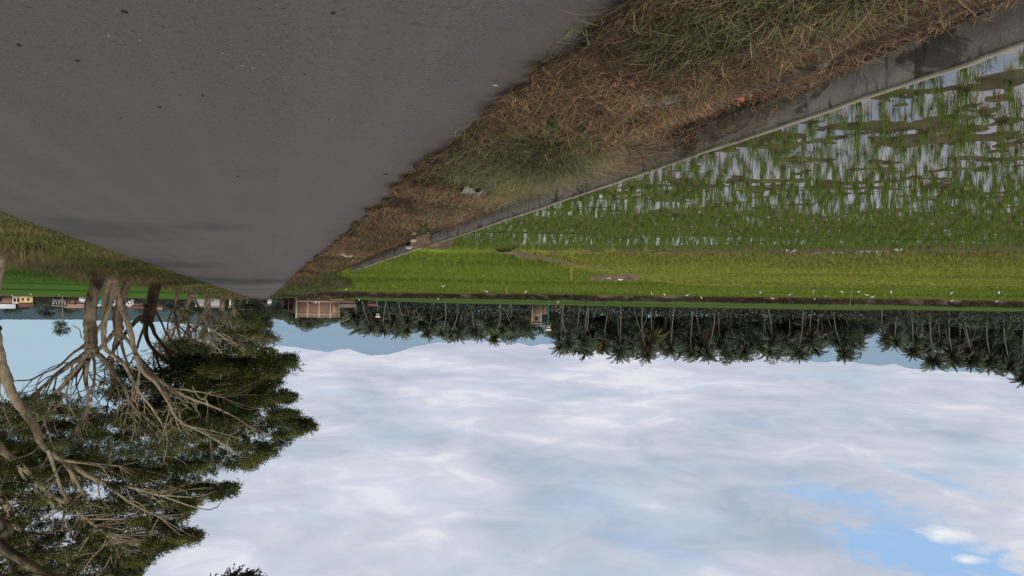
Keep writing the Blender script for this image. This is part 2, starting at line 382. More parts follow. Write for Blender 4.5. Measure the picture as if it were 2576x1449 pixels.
# ------------------------------------------------------------------ sky and light
SUN_EL, SUN_AZ = 40.0, 186.0      # degrees; azimuth clockwise from +Y: behind the camera, to its left
def build_world():
    w = bpy.data.worlds.new("World"); scene.world = w; w.use_nodes = True
    t = w.node_tree; t.nodes.clear()
    k = NT.__new__(NT); k.t = t; k.m = None
    out = t.nodes.new('ShaderNodeOutputWorld'); bg = t.nodes.new('ShaderNodeBackground'); bg.inputs['Strength'].default_value = 0.1
    t.links.new(bg.outputs[0], out.inputs['Surface'])
    sky = t.nodes.new('ShaderNodeTexSky'); sky.sky_type = 'NISHITA'; sky.sun_disc = False
    sky.sun_elevation = math.radians(SUN_EL); sky.sun_rotation = math.radians(SUN_AZ); sky.altitude = 300; sky.air_density = 1.0; sky.dust_density = 0.6; sky.ozone_density = 1.2
    tc = t.nodes.new('ShaderNodeTexCoord'); sx = t.nodes.new('ShaderNodeSeparateXYZ'); t.links.new(tc.outputs['Generated'], sx.inputs[0])
    X, Y, Z = sx.outputs
    zz = k.math('ADD', k.math('MAXIMUM', Z, 0.0), 0.08)
    cb = t.nodes.new('ShaderNodeCombineXYZ'); t.links.new(k.math('DIVIDE', X, zz), cb.inputs[0]); t.links.new(k.math('DIVIDE', Y, zz), cb.inputs[1])
    P = cb.outputs[0]
    def pp(x, y):
        d = unit(ray(x, y)); return d[:2] / (max(d[2], 0) + 0.08)
    n1 = k.noise(0.62, 5, 0.5, P, 0.6); n2 = k.noise(3.2, 7, 0.58, P, 0.7); n3 = k.noise(1.3, 4, 0.5, P, 0.3); n4 = k.noise(13.0, 6, 0.62, P, 0.3)
    wisp = k.math('ADD', k.math('MULTIPLY', k.noise(8.0, 8, 0.66, P, 0.8), 0.75), k.math('MULTIPLY', n4, 0.25))
    def gap(a, b, c, e0, e1, amp=1.3):
        """soft elliptical patch of sky: centre a, long end b, short end c (photo points -> directions)"""
        pc, pb, pd = pp(*a), pp(*b), pp(*c)
        Minv = np.linalg.inv(np.stack([pb - pc, pd - pc], 1))
        s = t.nodes.new('ShaderNodeVectorMath'); s.operation = 'SUBTRACT'; t.links.new(P, s.inputs[0]); s.inputs[1].default_value = (*pc, 0)
        dd = []
        for row in Minv:
            d = t.nodes.new('ShaderNodeVectorMath'); d.operation = 'DOT_PRODUCT'; t.links.new(s.outputs[0], d.inputs[0]); d.inputs[1].default_value = (*row, 0)
            dd.append(d.outputs['Value'])
        r = k.math('SQRT', k.math('ADD', k.math('MULTIPLY', dd[0], dd[0]), k.math('MULTIPLY', dd[1], dd[1])))
        r = k.math('ADD', r, k.math('MULTIPLY', k.math('SUBTRACT', wisp, 0.5), amp * 2))
        return k.rng(r, e0, e1, 1, 0)
    light, dark = (7.4, 7.45, 8.2), (4.1, 4.75, 6.0)
    f = k.rng(k.math('ADD', k.math('MULTIPLY', n1, 0.72), k.math('MULTIPLY', n2, 0.28)), 0.39, 0.61)
    cloud = k.mix(f, dark, light)
    # bluish thin places between the sheets
    cloud = k.mix(k.rng(n3, 0.48, 0.72, 0, 0.42), cloud, (4.9, 6.4, 8.4))
    # small bright tops
    cloud = k.mix(k.rng(k.math('MULTIPLY', n2, n1), 0.285, 0.38, 0, 0.5), cloud, (8.6, 8.5, 9.0))
    # paler band over the horizon
    cloud = k.mix(k.rng(Z, 0.02, 0.16, 0.35, 0), cloud, (6.3, 6.4, 7.4))
    cloud = k.mix(k.rng(Y, 0.15, -0.3, 0, 0.75), cloud, (7.6, 7.1, 6.3))  # warmer cloud behind the camera, added to warm the light on the ground
    skyc = k.mix(1.0, sky.outputs[0], (0.95, 1.0, 1.12), 'MULTIPLY')
    blue = k.mix(0.85, skyc, (3.5, 5.7, 8.7))
    m = k.math('MULTIPLY', gap((2320, 1388), (2585, 1452), (2268, 1442), 0.70, 1.22, 1.35), 0.95)
    m = k.math('MAXIMUM', m, k.math('MULTIPLY', gap((2140, 1262), (2360, 1310), (2120, 1292), 0.1, 1.4, 2.4), 0.8))
    m = k.math('MAXIMUM', m, k.math('MULTIPLY', gap((2350, 1205), (2480, 1245), (2340, 1216), 0.2, 1.3, 1.8), 0.6))
    m = k.math('MAXIMUM', m, k.math('MULTIPLY', gap((1660, 1380), (1800, 1420), (1640, 1400), 0.4, 1.6, 1.4), 0.28))
    c = k.mix(m, cloud, blue)
    c = k.mix(gap((2385, 1345), (2450, 1352), (2382, 1363), 0.1, 1.3, 1.9), c, (8.9, 8.9, 9.2))
    c = k.mix(gap((2440, 1408), (2480, 1412), (2438, 1418), 0.1, 1.3, 1.9), c, (8.5, 8.6, 9.1))
    # clear pale sky low behind the roadside trees
    az = k.math('DIVIDE', X, k.math('MAXIMUM', Y, 0.05))
    lo = k.math('MULTIPLY', k.rng(k.math('ADD', az, k.math('MULTIPLY', k.math('SUBTRACT', n2, 0.5), 0.12)), -0.03, 0.10), k.rng(Z, 0.10, 0.24, 1, 0))
    lo = k.math('MULTIPLY', lo, k.rng(Y, 0.0, 0.2))
    c = k.mix(k.math('MULTIPLY', lo, 0.92), c, (3.8, 5.4, 6.5))
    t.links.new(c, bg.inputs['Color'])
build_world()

sd = bpy.data.lights.new("sun", 'SUN'); so = bpy.data.objects.new("sun", sd); col.objects.link(so)
sd.energy = 1.75; sd.angle = math.radians(7); sd.color = (1.0, 0.95, 0.87)
saz, sel = math.radians(SUN_AZ), math.radians(SUN_EL)
sdir = Vector((math.sin(saz) * math.cos(sel), math.cos(saz) * math.cos(sel), math.sin(sel)))
so.rotation_euler = sdir.to_track_quat('Z', 'Y').to_euler(); so.location = (0, 0, 60)

# ------------------------------------------------------------------ terrain levels
Z1, Z2, Z3A, Z3B = -0.42, -0.33, 0.25, 0.97      # near paddy, second paddy, terrace front, terrace back
ROAD_L, ROAD_R = -1.68, 4.55
WX = -4.0                                         # inner face of the far canal wall

def build_ground():
    a = Acc()
    rad = np.concatenate([[0.5, 4, 10, 20, 40, 70, 100, 125], np.linspace(140, 270, 14), [300, 400, 600, 900, 1400, 2200, 3500, 6000, 10000, 16000]])
    ang = np.linspace(0, TAU, 145)
    Rr, A = np.meshgrid(rad, ang, indexing='ij')
    X, Y = Rr * np.sin(A), Rr * np.cos(A)
    z = -0.95 + 1.8 * sstep(135, 262, Rr) * sstep(9, 40, np.abs(X - 1.5) + np.maximum(0, Rr - 380))
    c = np.stack([0.04 + 0 * z, 0.055 + 0 * z, 0.025 + 0 * z], -1)
    grid(a, X, Y, z, c)
    structure(a.build('ground', MT['soil'], smooth=True), 'dark earth and scrub ground running out to the foot of the mountains')
build_ground()

def build_road():
    a = Acc()
    ys = np.concatenate([np.arange(-8, 20, 0.2), np.arange(20, 60, 0.6), np.arange(60, 345, 3)])
    u = np.linspace(0, 1, 25)
    Yg, U = np.meshgrid(ys, u, indexing='ij')
    el = ROAD_L + 0.26 * (fbm(ys * 0.9, ys * 0 + 3, 1) - 0.5) + 0.17 * (vnoise(ys * 3.5, ys * 0, 2) - 0.5) - 0.25 * sstep(4.2, 2.2, ys)
    er = ROAD_R + 0.25 * (fbm(ys * 0.5, ys * 0 + 3, 7) - 0.5)
    X = el[:, None] + (er - el)[:, None] * U
    Z = -0.03 * (np.abs(U - 0.5) * 2) ** 3 + 0.006 * (fbm(X * 0.8, Yg * 0.5, 4) - 0.5)
    grid(a, X, Yg, Z)
    # broken skirt at both sides
    for k, s in ((0, -1), (24, 1)):
        Xs = np.stack([X[:, k], X[:, k] + s * 0.05], 1); Ys = np.stack([ys, ys], 1); Zs = np.stack([Z[:, k], Z[:, k] - 0.12], 1)
        grid(a, Xs, Ys, Zs)
    structure(a.build('road', MT['asphalt'], smooth=True), 'worn grey asphalt country road running straight to the trees')
build_road()

# ------------------------------------------------------------------ verges (soil)
def build_verges():
    a = Acc()
    ys = np.concatenate([np.arange(-4, 30, 0.15), np.arange(30, 80, 0.8), np.arange(80, 345, 4)])
    xs = np.concatenate([np.linspace(ROAD_L + 0.25, -3.30, 18), [-3.36, -3.42, -3.5]])
    Yg, X = np.meshgrid(ys, xs, indexing='ij')
    Z = -0.03 + 0.07 * (fbm(X * 2.2, Yg * 1.6, 21) - 0.4) + 0.06 * sstep(-1.9, -2.5, X) - 0.13 * sstep(-2.7, -3.25, X)
    Z -= 0.35 * sstep(-3.32, -3.5, X)
    Z = np.where(X > ROAD_L + 0.1, -0.12, Z)
    n = fbm(X * 3, Yg * 3, 5)[..., None]
    c = np.array([0.026, 0.017, 0.012]) * (1 - n) + np.array([0.07, 0.046, 0.029]) * n
    g = sstep(16, 40, Yg)[..., None]; c = c * (1 - g) + np.array([0.07, 0.075, 0.03]) * g
    grid(a, X, Yg, Z, c)
    structure(a.build('verge', MT['soil'], smooth=True), 'brown soil verge between the road and the canal')
    b = Acc()
    xs = np.concatenate([np.linspace(ROAD_R - 0.3, 11.5, 22), [12.2, 13]])
    ys = np.concatenate([np.arange(-4, 80, 0.6), np.arange(80, 345, 4)])
    Yg, X = np.meshgrid(ys, xs, indexing='ij')
    Z = -0.05 + 0.12 * (fbm(X * 0.9, Yg * 0.7, 31) - 0.4) - 0.5 * sstep(8.5, 12.0, X)
    Z = np.where(X < ROAD_R + 0.05, -0.15, Z)
    n = fbm(X * 1.3, Yg * 1.3, 6)[..., None]
    c = np.array([0.045, 0.045, 0.018]) * (1 - n) + np.array([0.11, 0.10, 0.04]) * n
    grid(b, X, Yg, Z, c)
    structure(b.build('verge', MT['soil'], smooth=True), 'olive grass bank under the row of roadside trees')
    # canal bed
    d = Acc()
    ys = np.arange(0, 60, 0.15); xs = np.linspace(-3.4, -4.01, 9)
    Yg, X = np.meshgrid(ys, xs, indexing='ij')
    Z = -0.27 + 0.05 * (fbm(X * 4, Yg * 3, 41) - 0.5) + 0.16 * sstep(9, 10, Yg) * 0 + 0.22 * sstep(17.5, 19.5, Yg) * sstep(-3.8, -3.4, X)
    n = fbm(X * 6, Yg * 4, 8)[..., None]
    c = np.array([0.022, 0.016, 0.013]) * (1 - n) + np.array([0.06, 0.042, 0.03]) * n
    grid(d, X, Yg, Z, c)
    structure(d.build('canal_bed', MT['soil'], smooth=True), 'dark silted bed of the narrow roadside canal')
build_verges()

# ------------------------------------------------------------------ canal walls
def wall(y0, y1, x_in, x_out, ztop, name, label, add_rim=True, step=0.12, rough=0.006, matk='concrete'):
    a = Acc()
    ys = np.arange(y0, y1 + step * 0.5, step); n = len(ys)
    prof = [(x_in, -0.85), (x_in, -0.2), (x_in, ztop - 0.015), (x_out, ztop - 0.015), (x_out - 0.06, -0.85)]
    X = np.stack([np.full(n, p[0]) + (rough * (fbm(ys * 2.2, ys * 0 + i, 50 + i) - 0.5) * 4 if 0 < i < 4 else 0) for i, p in enumerate(prof)], 1)
    chip = -0.012 * sstep(0.74, 0.80, vnoise(ys * 2.1, ys * 0, 62)) * vnoise(ys * 7, ys * 0, 63)
    Z = np.stack([np.full(n, p[1]) + (0.007 * (fbm(ys * 0.7, ys * 0, 60) - 0.5) + 0.006 * (vnoise(ys * 5, ys * 0, 61) - 0.5) + chip if i in (2, 3) else 0) for i, p in enumerate(prof)], 1)
    Yg = np.repeat(ys[:, None], 5, 1)
    grid(a, X, Yg, Z)
    for e in (0, n - 1):
        V = np.stack([X[e], Yg[e], Z[e]], 1); a.add(V, [(0, 1, 2, 3)], [(0, 3, 4)])
    root = a.build(name, MT[matk])
    tag(root, label, 'canal wall')
    if add_rim:
        b = Acc()  # separate strip whose tone stands for sky light on the wall top
        e = 0.004 + 0.012 * fbm(ys * 3, ys * 0, 70)
        Xc = np.stack([X[:, 2] + e, X[:, 2] + e, X[:, 3] - e, X[:, 3] - e], 1)
        zt = Z[:, 2] + 0.010 + 0.008 * fbm(ys * 5, ys * 0 + 4, 71)
        Zc = np.stack([Z[:, 2] - 0.004, zt, zt, Z[:, 2] - 0.004], 1)
        grid(b, Xc, np.repeat(ys[:, None], 4, 1), Zc)
        b.build('lit_rim', MT['lit_rim'], root)
    return root
wall(0.8, 19.3, WX, WX - 0.018, 0.0, 'canal_wall', 'long stained grey concrete canal wall with pale rim beside the nearest rice')
wall(20.6, 37.5, WX + 0.02, WX - 0.03, -0.03, 'canal_wall', 'shorter far stretch of concrete canal wall beyond the rubble gap')

def rough_wall(y0, y1, label):
    a = Acc(); ys = np.arange(y0, y1, 0.04); n = len(ys)
    top = -0.02 + 0.05 * (fbm(ys * 4, ys * 0, 81) - 0.5) - 0.09 * sstep(0.62, 0.7, vnoise(ys * 2.3, ys * 0, 86)) - 0.2 * sstep(y1 - 0.5, y1, ys) * vnoise(ys * 6, ys * 0, 87) - 0.2 * sstep(y0 + 0.4, y0, ys) + 0.05 * (vnoise(ys * 9, ys * 0, 84) - 0.5)
    xi = -3.345 + 0.05 * (fbm(ys * 5, ys * 0, 82) - 0.5) + 0.05 * (vnoise(ys * 14, ys * 0, 85) - 0.5); xo = -3.41 + 0.03 * (fbm(ys * 6, ys * 0, 83) - 0.5)
    X = np.stack([xi, xi - 0.02, (xi + xo) / 2, xo + 0.015, xo, xo], 1)
    Z = np.stack([top - 0.1, top - 0.01, top + 0.012 * vnoise(ys * 9, ys * 0), top, top - 0.03, top * 0 - 0.5], 1)
    Yg = np.repeat(ys[:, None], 6, 1) + 0.02 * (vnoise(Z * 50, X * 60, 3) - 0.5)
    grid(a, X, Yg, Z)
    for e in (0, n - 1):
        V = np.stack([X[e], Yg[e], Z[e]], 1); a.add(V, [(0, 1, 2, 3), (0, 3, 4, 5)])
    tag(a.build('canal_wall', MT['rough_top']), label, 'canal wall')
rough_wall(10.4, 14.6, 'broken pale near edge of the canal showing under the dry grass past the big green tuft')
rough_wall(0.8, 4.4, 'crumbling pale near edge of the canal closest to the viewer')

# ------------------------------------------------------------------ paddy fields
RA = math.radians(41.6)                       # direction of the rice rows, left of the road
ax = np.array([-math.sin(RA), math.cos(RA)]); bx = np.array([math.cos(RA), math.sin(RA)])

bundA = np.array([G(x, y, Z1 + 0.1)[:2] for x, y in ((1000, 612), (1100, 627), (1300, 631), (1600, 632), (2000, 630), (2300, 627), (2576, 628), (2900, 632), (3400, 640))])
bankC = np.array([G(x, y, Z2)[:2] for x, y in ((700, 731), (880, 733), (1100, 735), (1290, 736), (1500, 739), (1800, 743), (2000, 745), (2300, 749.5), (2576, 754), (3000, 761))])
bundB = np.array([G(x, y, Z2 + 0.12)[:2] for x, y in ((1270, 636), (1330, 648), (1400, 659), (1460, 669), (1530, 680), (1590, 692), (1650, 703), (1720, 712), (1860, 716))])

def beyond(line, X, Y):
    """signed depth past a line that runs across the view, measured along the view"""
    f2 = unit(fwd[:2]); s2 = np.array([-f2[1], f2[0]])
    s = line @ s2; d = line @ f2
    o = np.argsort(s)
    return X * f2[0] + Y * f2[1] - np.interp(X * s2[0] + Y * s2[1], s[o], d[o])

def mudz(X, Y):
    u = X * bx[0] + Y * bx[1]; v = X * ax[0] + Y * ax[1]
    n = 0.40 * fbm(u * 0.35, v * 0.9, 91, 4) + 0.60 * fbm(u * 2.6, v * 3.6, 93, 4)
    return n

def build_field1():
    a = Acc()
    xs = np.concatenate([np.arange(-4.06, -12, -0.07), np.arange(-12, -26, -0.16), np.arange(-26, -60, -0.5)])
    ys = np.concatenate([np.arange(0, 14, 0.07), np.arange(14, 46, 0.16)])
    X, Y = np.meshgrid(xs, ys, indexing='ij')
    n = mudz(X, Y)
    Z = Z1 + (n - 0.556) * 0.20 + 0.05 * sstep(-5.2, -4.2, X)
    far = sstep(12.5, 17, np.hypot(X, Y)); Z = Z + 0.022 * far + 0.020 * (fbm(X * 7, Y * 9, 98, 3) - 0.5)
    Z = np.minimum(Z, Z1 + 0.05)
    be = beyond(bundA, X, Y)
    Z = np.where(be > 0.3, Z1 - 0.15, Z)
    w = fbm(X * 5, Y * 5, 95)[..., None]
    c = np.array([0.048, 0.039, 0.021]) * (1 - w) + np.array([0.105, 0.088, 0.046]) * w
    g = (sstep(0.52, 0.7, fbm(X * 0.5, Y * 0.5, 97)) * 0.6)[..., None]
    c = c * (1 - g) + np.array([0.10, 0.10, 0.03]) * g
    g = far[..., None] * 0.7; c = c * (1 - g) + np.array([0.095, 0.10, 0.028]) * g
    grid(a, X, Y, Z, c)
    structure(a.build('paddy_mud', MT['mud'], smooth=True), 'brown mud between the rice rows of the nearest paddy')
    b = Acc()
    X, Y = np.meshgrid(np.linspace(-4.05, -60, 12), np.linspace(-1, 46, 12), indexing='ij')
    grid(b, X, Y, X * 0 + Z1 + 0.004)
    structure(b.build('paddy_water', MT['water']), 'still pale water reflecting the sky in the nearest paddy')
build_field1()

def ridge(line, z0, h, w, name, label, c0, c1, n=6, matk='soil'):
    a = Acc()
    P = np.hstack([line, np.zeros((len(line), 1))]); P = smooth_path(P, n)
    d = unit(np.gradient(P, axis=0)); s = np.stack([-d[:, 1], d[:, 0]], 1)
    k = np.linspace(-1, 1, 9); L = np.arange(len(P))
    X = P[:, :1] + s[:, :1] * k * w; Y = P[:, 1:2] + s[:, 1:2] * k * w
    nz = fbm(X * 2.5, Y * 2.5, 111)
    Z = z0 + (h * (1 - np.abs(k) ** 2.2)) * (0.7 + 0.6 * nz) - 0.05
    cc = np.array(c0) * (1 - nz[..., None]) + np.array(c1) * nz[..., None]
    grid(a, X, Y, Z, cc)
    structure(a.build(name, MT[matk], smooth=True), label)
    return P
PA = ridge(bundA, Z1, 0.19, 0.35, 'field_bund', 'brown earth bund closing the nearest paddy', (0.05, 0.032, 0.022), (0.15, 0.10, 0.07), 14)
PB = ridge(bundB, Z2, 0.16, 0.42, 'field_bund', 'low brown bund slanting across the second paddy', (0.10, 0.075, 0.045), (0.20, 0.14, 0.085), 6)

OL, GR, BR = np.array([0.215, 0.235, 0.040]), np.array([0.165, 0.22, 0.028]), np.array([0.10, 0.145, 0.03])
def field2_col(X, Y):
    """lush bright green left of the slanting bund (toward the brick house), olive beyond it"""
    x, y, t = project(np.stack([X, Y, X * 0 + Z2], -1).reshape(-1, 3)); x = x.reshape(X.shape); y = y.reshape(X.shape)
    line = np.interp(x, [1000, 1290, 1400, 1500, 1590, 1650, 1750, 1860, 2576], [560, 640, 657, 680, 691, 704, 713, 716, 722])
    g = sstep(-3, 3, y - line)                # 1 = past the slanting bund
    n = fbm(X * 0.35, Y * 0.35, 121)
    c = OL * (1 - g[..., None]) + GR * g[..., None]
    c = c * (0.8 + 0.4 * n[..., None])
    band = sstep(0.55, 0.75, vnoise(beyond(bundA, X, Y) * 0.18, X * 0.01, 5))[..., None] * 0.3
    return c * (1 - band) + np.array([0.15, 0.17, 0.04]) * band, g

def wet2(X, Y):
    be = beyond(bundA, X, Y)
    x, y, t = project(np.stack([X, Y, X * 0 + Z2], -1).reshape(-1, 3)); x = x.reshape(X.shape)
    return sstep(11.0, 1.0, be) * (0.35 + 0.65 * sstep(1300, 2100, x)) * sstep(1050, 1300, x)

def build_field2():
    a = Acc()
    f2 = unit(fwd[:2]); s2 = np.array([-f2[1], f2[0]])
    dd = np.concatenate([np.arange(20, 40, 0.25), np.arange(40, 108, 0.8)]); ss = np.linspace(-0.5, 1.15, 150)
    D, S = np.meshgrid(dd, ss, indexing='ij')
    X = f2[0] * D + s2[0] * S * D * 0.9; Y = f2[1] * D + s2[1] * S * D * 0.9
    be = beyond(bundA, X, Y); ok = (be > -0.3) & (X < WX - 0.05)
    past = beyond(bankC, X, Y)
    c, g = field2_col(X, Y)
    wet = wet2(X, Y)
    n = mudz(X, Y)
    Z = Z2 + 0.10 * (1 - wet) + 0.05 * (fbm(X * 1.5, Y * 1.5, 123) - 0.5) - wet * (0.06 + (0.52 - n) * 0.3)
    Z = np.where(past > 0.5, Z2 - 0.3, Z)
    Z = np.where(~ok, Z2 - 0.4, Z)
    w = (wet * 0.8)[..., None]; c = c * (1 - w) + np.array([0.12, 0.095, 0.05]) * w
    X = np.minimum(X, WX - 0.08)
    grid(a, X, Y, Z, c * 0.9)
    structure(a.build('rice_field', MT['field'], smooth=True), 'yellow green second paddy between the brown bund and the dark bank')
    b = Acc(); grid(b, X[::8, ::8], Y[::8, ::8], X[::8, ::8] * 0 + Z2 - 0.06)
    structure(b.build('paddy_water', MT['water']), 'thin strips of bright water just past the brown bund')
build_field2()

def build_terrace():
    P = smooth_path(np.hstack([bankC, np.zeros((len(bankC), 1))]), 30)
    f2 = unit(fwd[:2])
    # dark cut bank facing the viewer
    a = Acc(); prof = np.array([(-0.25, -0.25), (0, 0.02), (0.12, 0.22), (0.10, 0.45), (0.3, 0.66), (1.2, 0.68)])
    n = fbm(P[:, 0] * 0.35, P[:, 1] * 0.2, 131); n2 = fbm(P[:, 0] * 1.6, P[:, 1], 133)
    hs = 1.0 + 0.55 * n
    X = P[:, :1] + f2[0] * (prof[:, 0] + (n2[:, None] - 0.5) * 0.5); Y = P[:, 1:2] + f2[1] * (prof[:, 0] + (n2[:, None] - 0.5) * 0.5)
    Z = Z2 + prof[:, 1] * hs[:, None]
    k = fbm(X * 1.3, Z * 6 + Y, 135)[..., None]
    c = np.array([0.030, 0.020, 0.016]) * (1 - k) + np.array([0.085, 0.06, 0.048]) * k
    r = sstep(0.60, 0.72, fbm(X * 0.8, Z * 3, 137))[..., None]; c = c * (1 - r) + np.array([0.20, 0.15, 0.13]) * r
    grid(a, X, Y, Z, c)
    structure(a.build('terrace_bank', MT['soil'], smooth=True), 'dark brown cut bank running across behind the second paddy')
    # terrace behind it
    b = Acc(); D = np.concatenate([np.linspace(0.9, 60, 40), np.linspace(62, 170, 28)])
    X = P[:, :1] + f2[0] * D + np.sign(P[:, :1]) * 0; Y = P[:, 1:2] + f2[1] * D
    X = X * (1 + D / 260.0)
    Z = Z2 + 0.66 * hs[:, None] * sstep(8, 0.9, D) + (Z3A + 0.05 - Z2) * sstep(0.9, 8, D) + (Z3B - Z3A) * np.clip((D - 8) / 125, 0, 1)
    n = fbm(X * 0.06, Y * 0.25, 141)[..., None]
    gg = np.array([0.085, 0.125, 0.034]); g2 = np.array([0.065, 0.112, 0.032]); tip = np.array([0.14, 0.165, 0.045])
    c = gg * (1 - n) + g2 * n
    fr = sstep(7, 1, D)[None, :, None]; c = c * (1 - fr) + tip * fr
    for at, wd in ((18, 2.2), (45, 3.0), (62, 3)):
        q = np.exp(-((D - at) / wd) ** 2)[None, :, None] * sstep(0.35, 0.6, vnoise(P[:, 0] * 0.05, P[:, 1] * 0 + at, 9))[:, None, None]
        c = c * (1 - 0.6 * q)
        Z = Z + 0.12 * q[..., 0]
    q = sstep(85, 110, D)[None, :, None]; c = c * (1 - q) + np.array([0.06, 0.07, 0.035]) * q
    grid(b, X, Y, Z, c)
    structure(b.build('rice_field', MT['field'], smooth=True), 'green raised field between the dark bank and the coconut grove')
    return P, hs
PC, HC = build_terrace()

def right_z(X, Y):
    d = np.hypot(X, Y)
    return -0.47 + 1.42 * sstep(45, 270, d)
def build_right_field():
    a = Acc(); az = np.linspace(math.radians(1.5), math.radians(36), 60); d = np.concatenate([np.arange(12, 60, 1.0), np.arange(60, 330, 3.5)])
    D, A = np.meshgrid(d, az, indexing='ij'); X = D * np.sin(A); Y = D * np.cos(A)
    X = np.maximum(X, 11.2)
    Z = right_z(X, Y) + 0.03 * (fbm(X, Y, 151) - 0.5)
    n = fbm(X * 0.1, Y * 0.1, 153)[..., None]
    c = np.array([0.072, 0.135, 0.024]) * (1 - n) + np.array([0.055, 0.115, 0.024]) * n
    t = sstep(70, 34, D)[..., None]; c = c * (1 - t) + np.array([0.065, 0.135, 0.02]) * t
    b = np.exp(-((D - 84) / 9) ** 2)[..., None]; c = c * (1 - 0.5 * b) + np.array([0.12, 0.17, 0.03]) * 0.5 * b
    for at, w in ((58, 2.0), (103, 3.5), (145, 6)):
        q = np.exp(-((D - at) / w) ** 2); c = c * (1 - 0.62 * q[..., None]); Z = Z + 0.12 * q
    e = sstep(215, 250, D)[..., None]; c = c * (1 - e) + np.array([0.10, 0.09, 0.05]) * e
    grid(a, X, Y, Z, c)
    structure(a.build('rice_field', MT['field'], smooth=True), 'bright green field behind the roadside trees')
build_right_field()

# ------------------------------------------------------------------ rice plants
def rice_color(N, olive=0.0):
    k = RS.uniform(0, 1, (N, 1))
    c0 = np.array([0.06, 0.105, 0.018]) * (1 - k) + np.array([0.085, 0.125, 0.022]) * k
    c1 = np.array([0.135, 0.225, 0.03]) * (1 - k) + np.array([0.20, 0.255, 0.045]) * k
    return c0, c1

def rice_sites(dmin, dmax, su, sv, smin=-0.9, smax=0.9, jit=0.05):
    L = dmax * 1.25
    u = np.arange(-L, L, su); v = np.arange(0, L, sv)
    U, V = np.meshgrid(u, v, indexing='ij'); U = U + RS.normal(0, jit, U.shape) + 0.05 * np.sin(V * 0.7 + U); V = V + RS.normal(0, jit, V.shape)
    X = (U * bx[0] + V * ax[0]).ravel(); Y = (U * bx[1] + V * ax[1]).ravel()
    x, y, t = project(np.stack([X, Y, X * 0 + Z1], 1))
    ok = (t > dmin) & (t < dmax) & (x > -150) & (x < PW + 260) & (X < WX - 0.35)
    return X[ok], Y[ok], x[ok], y[ok], t[ok]

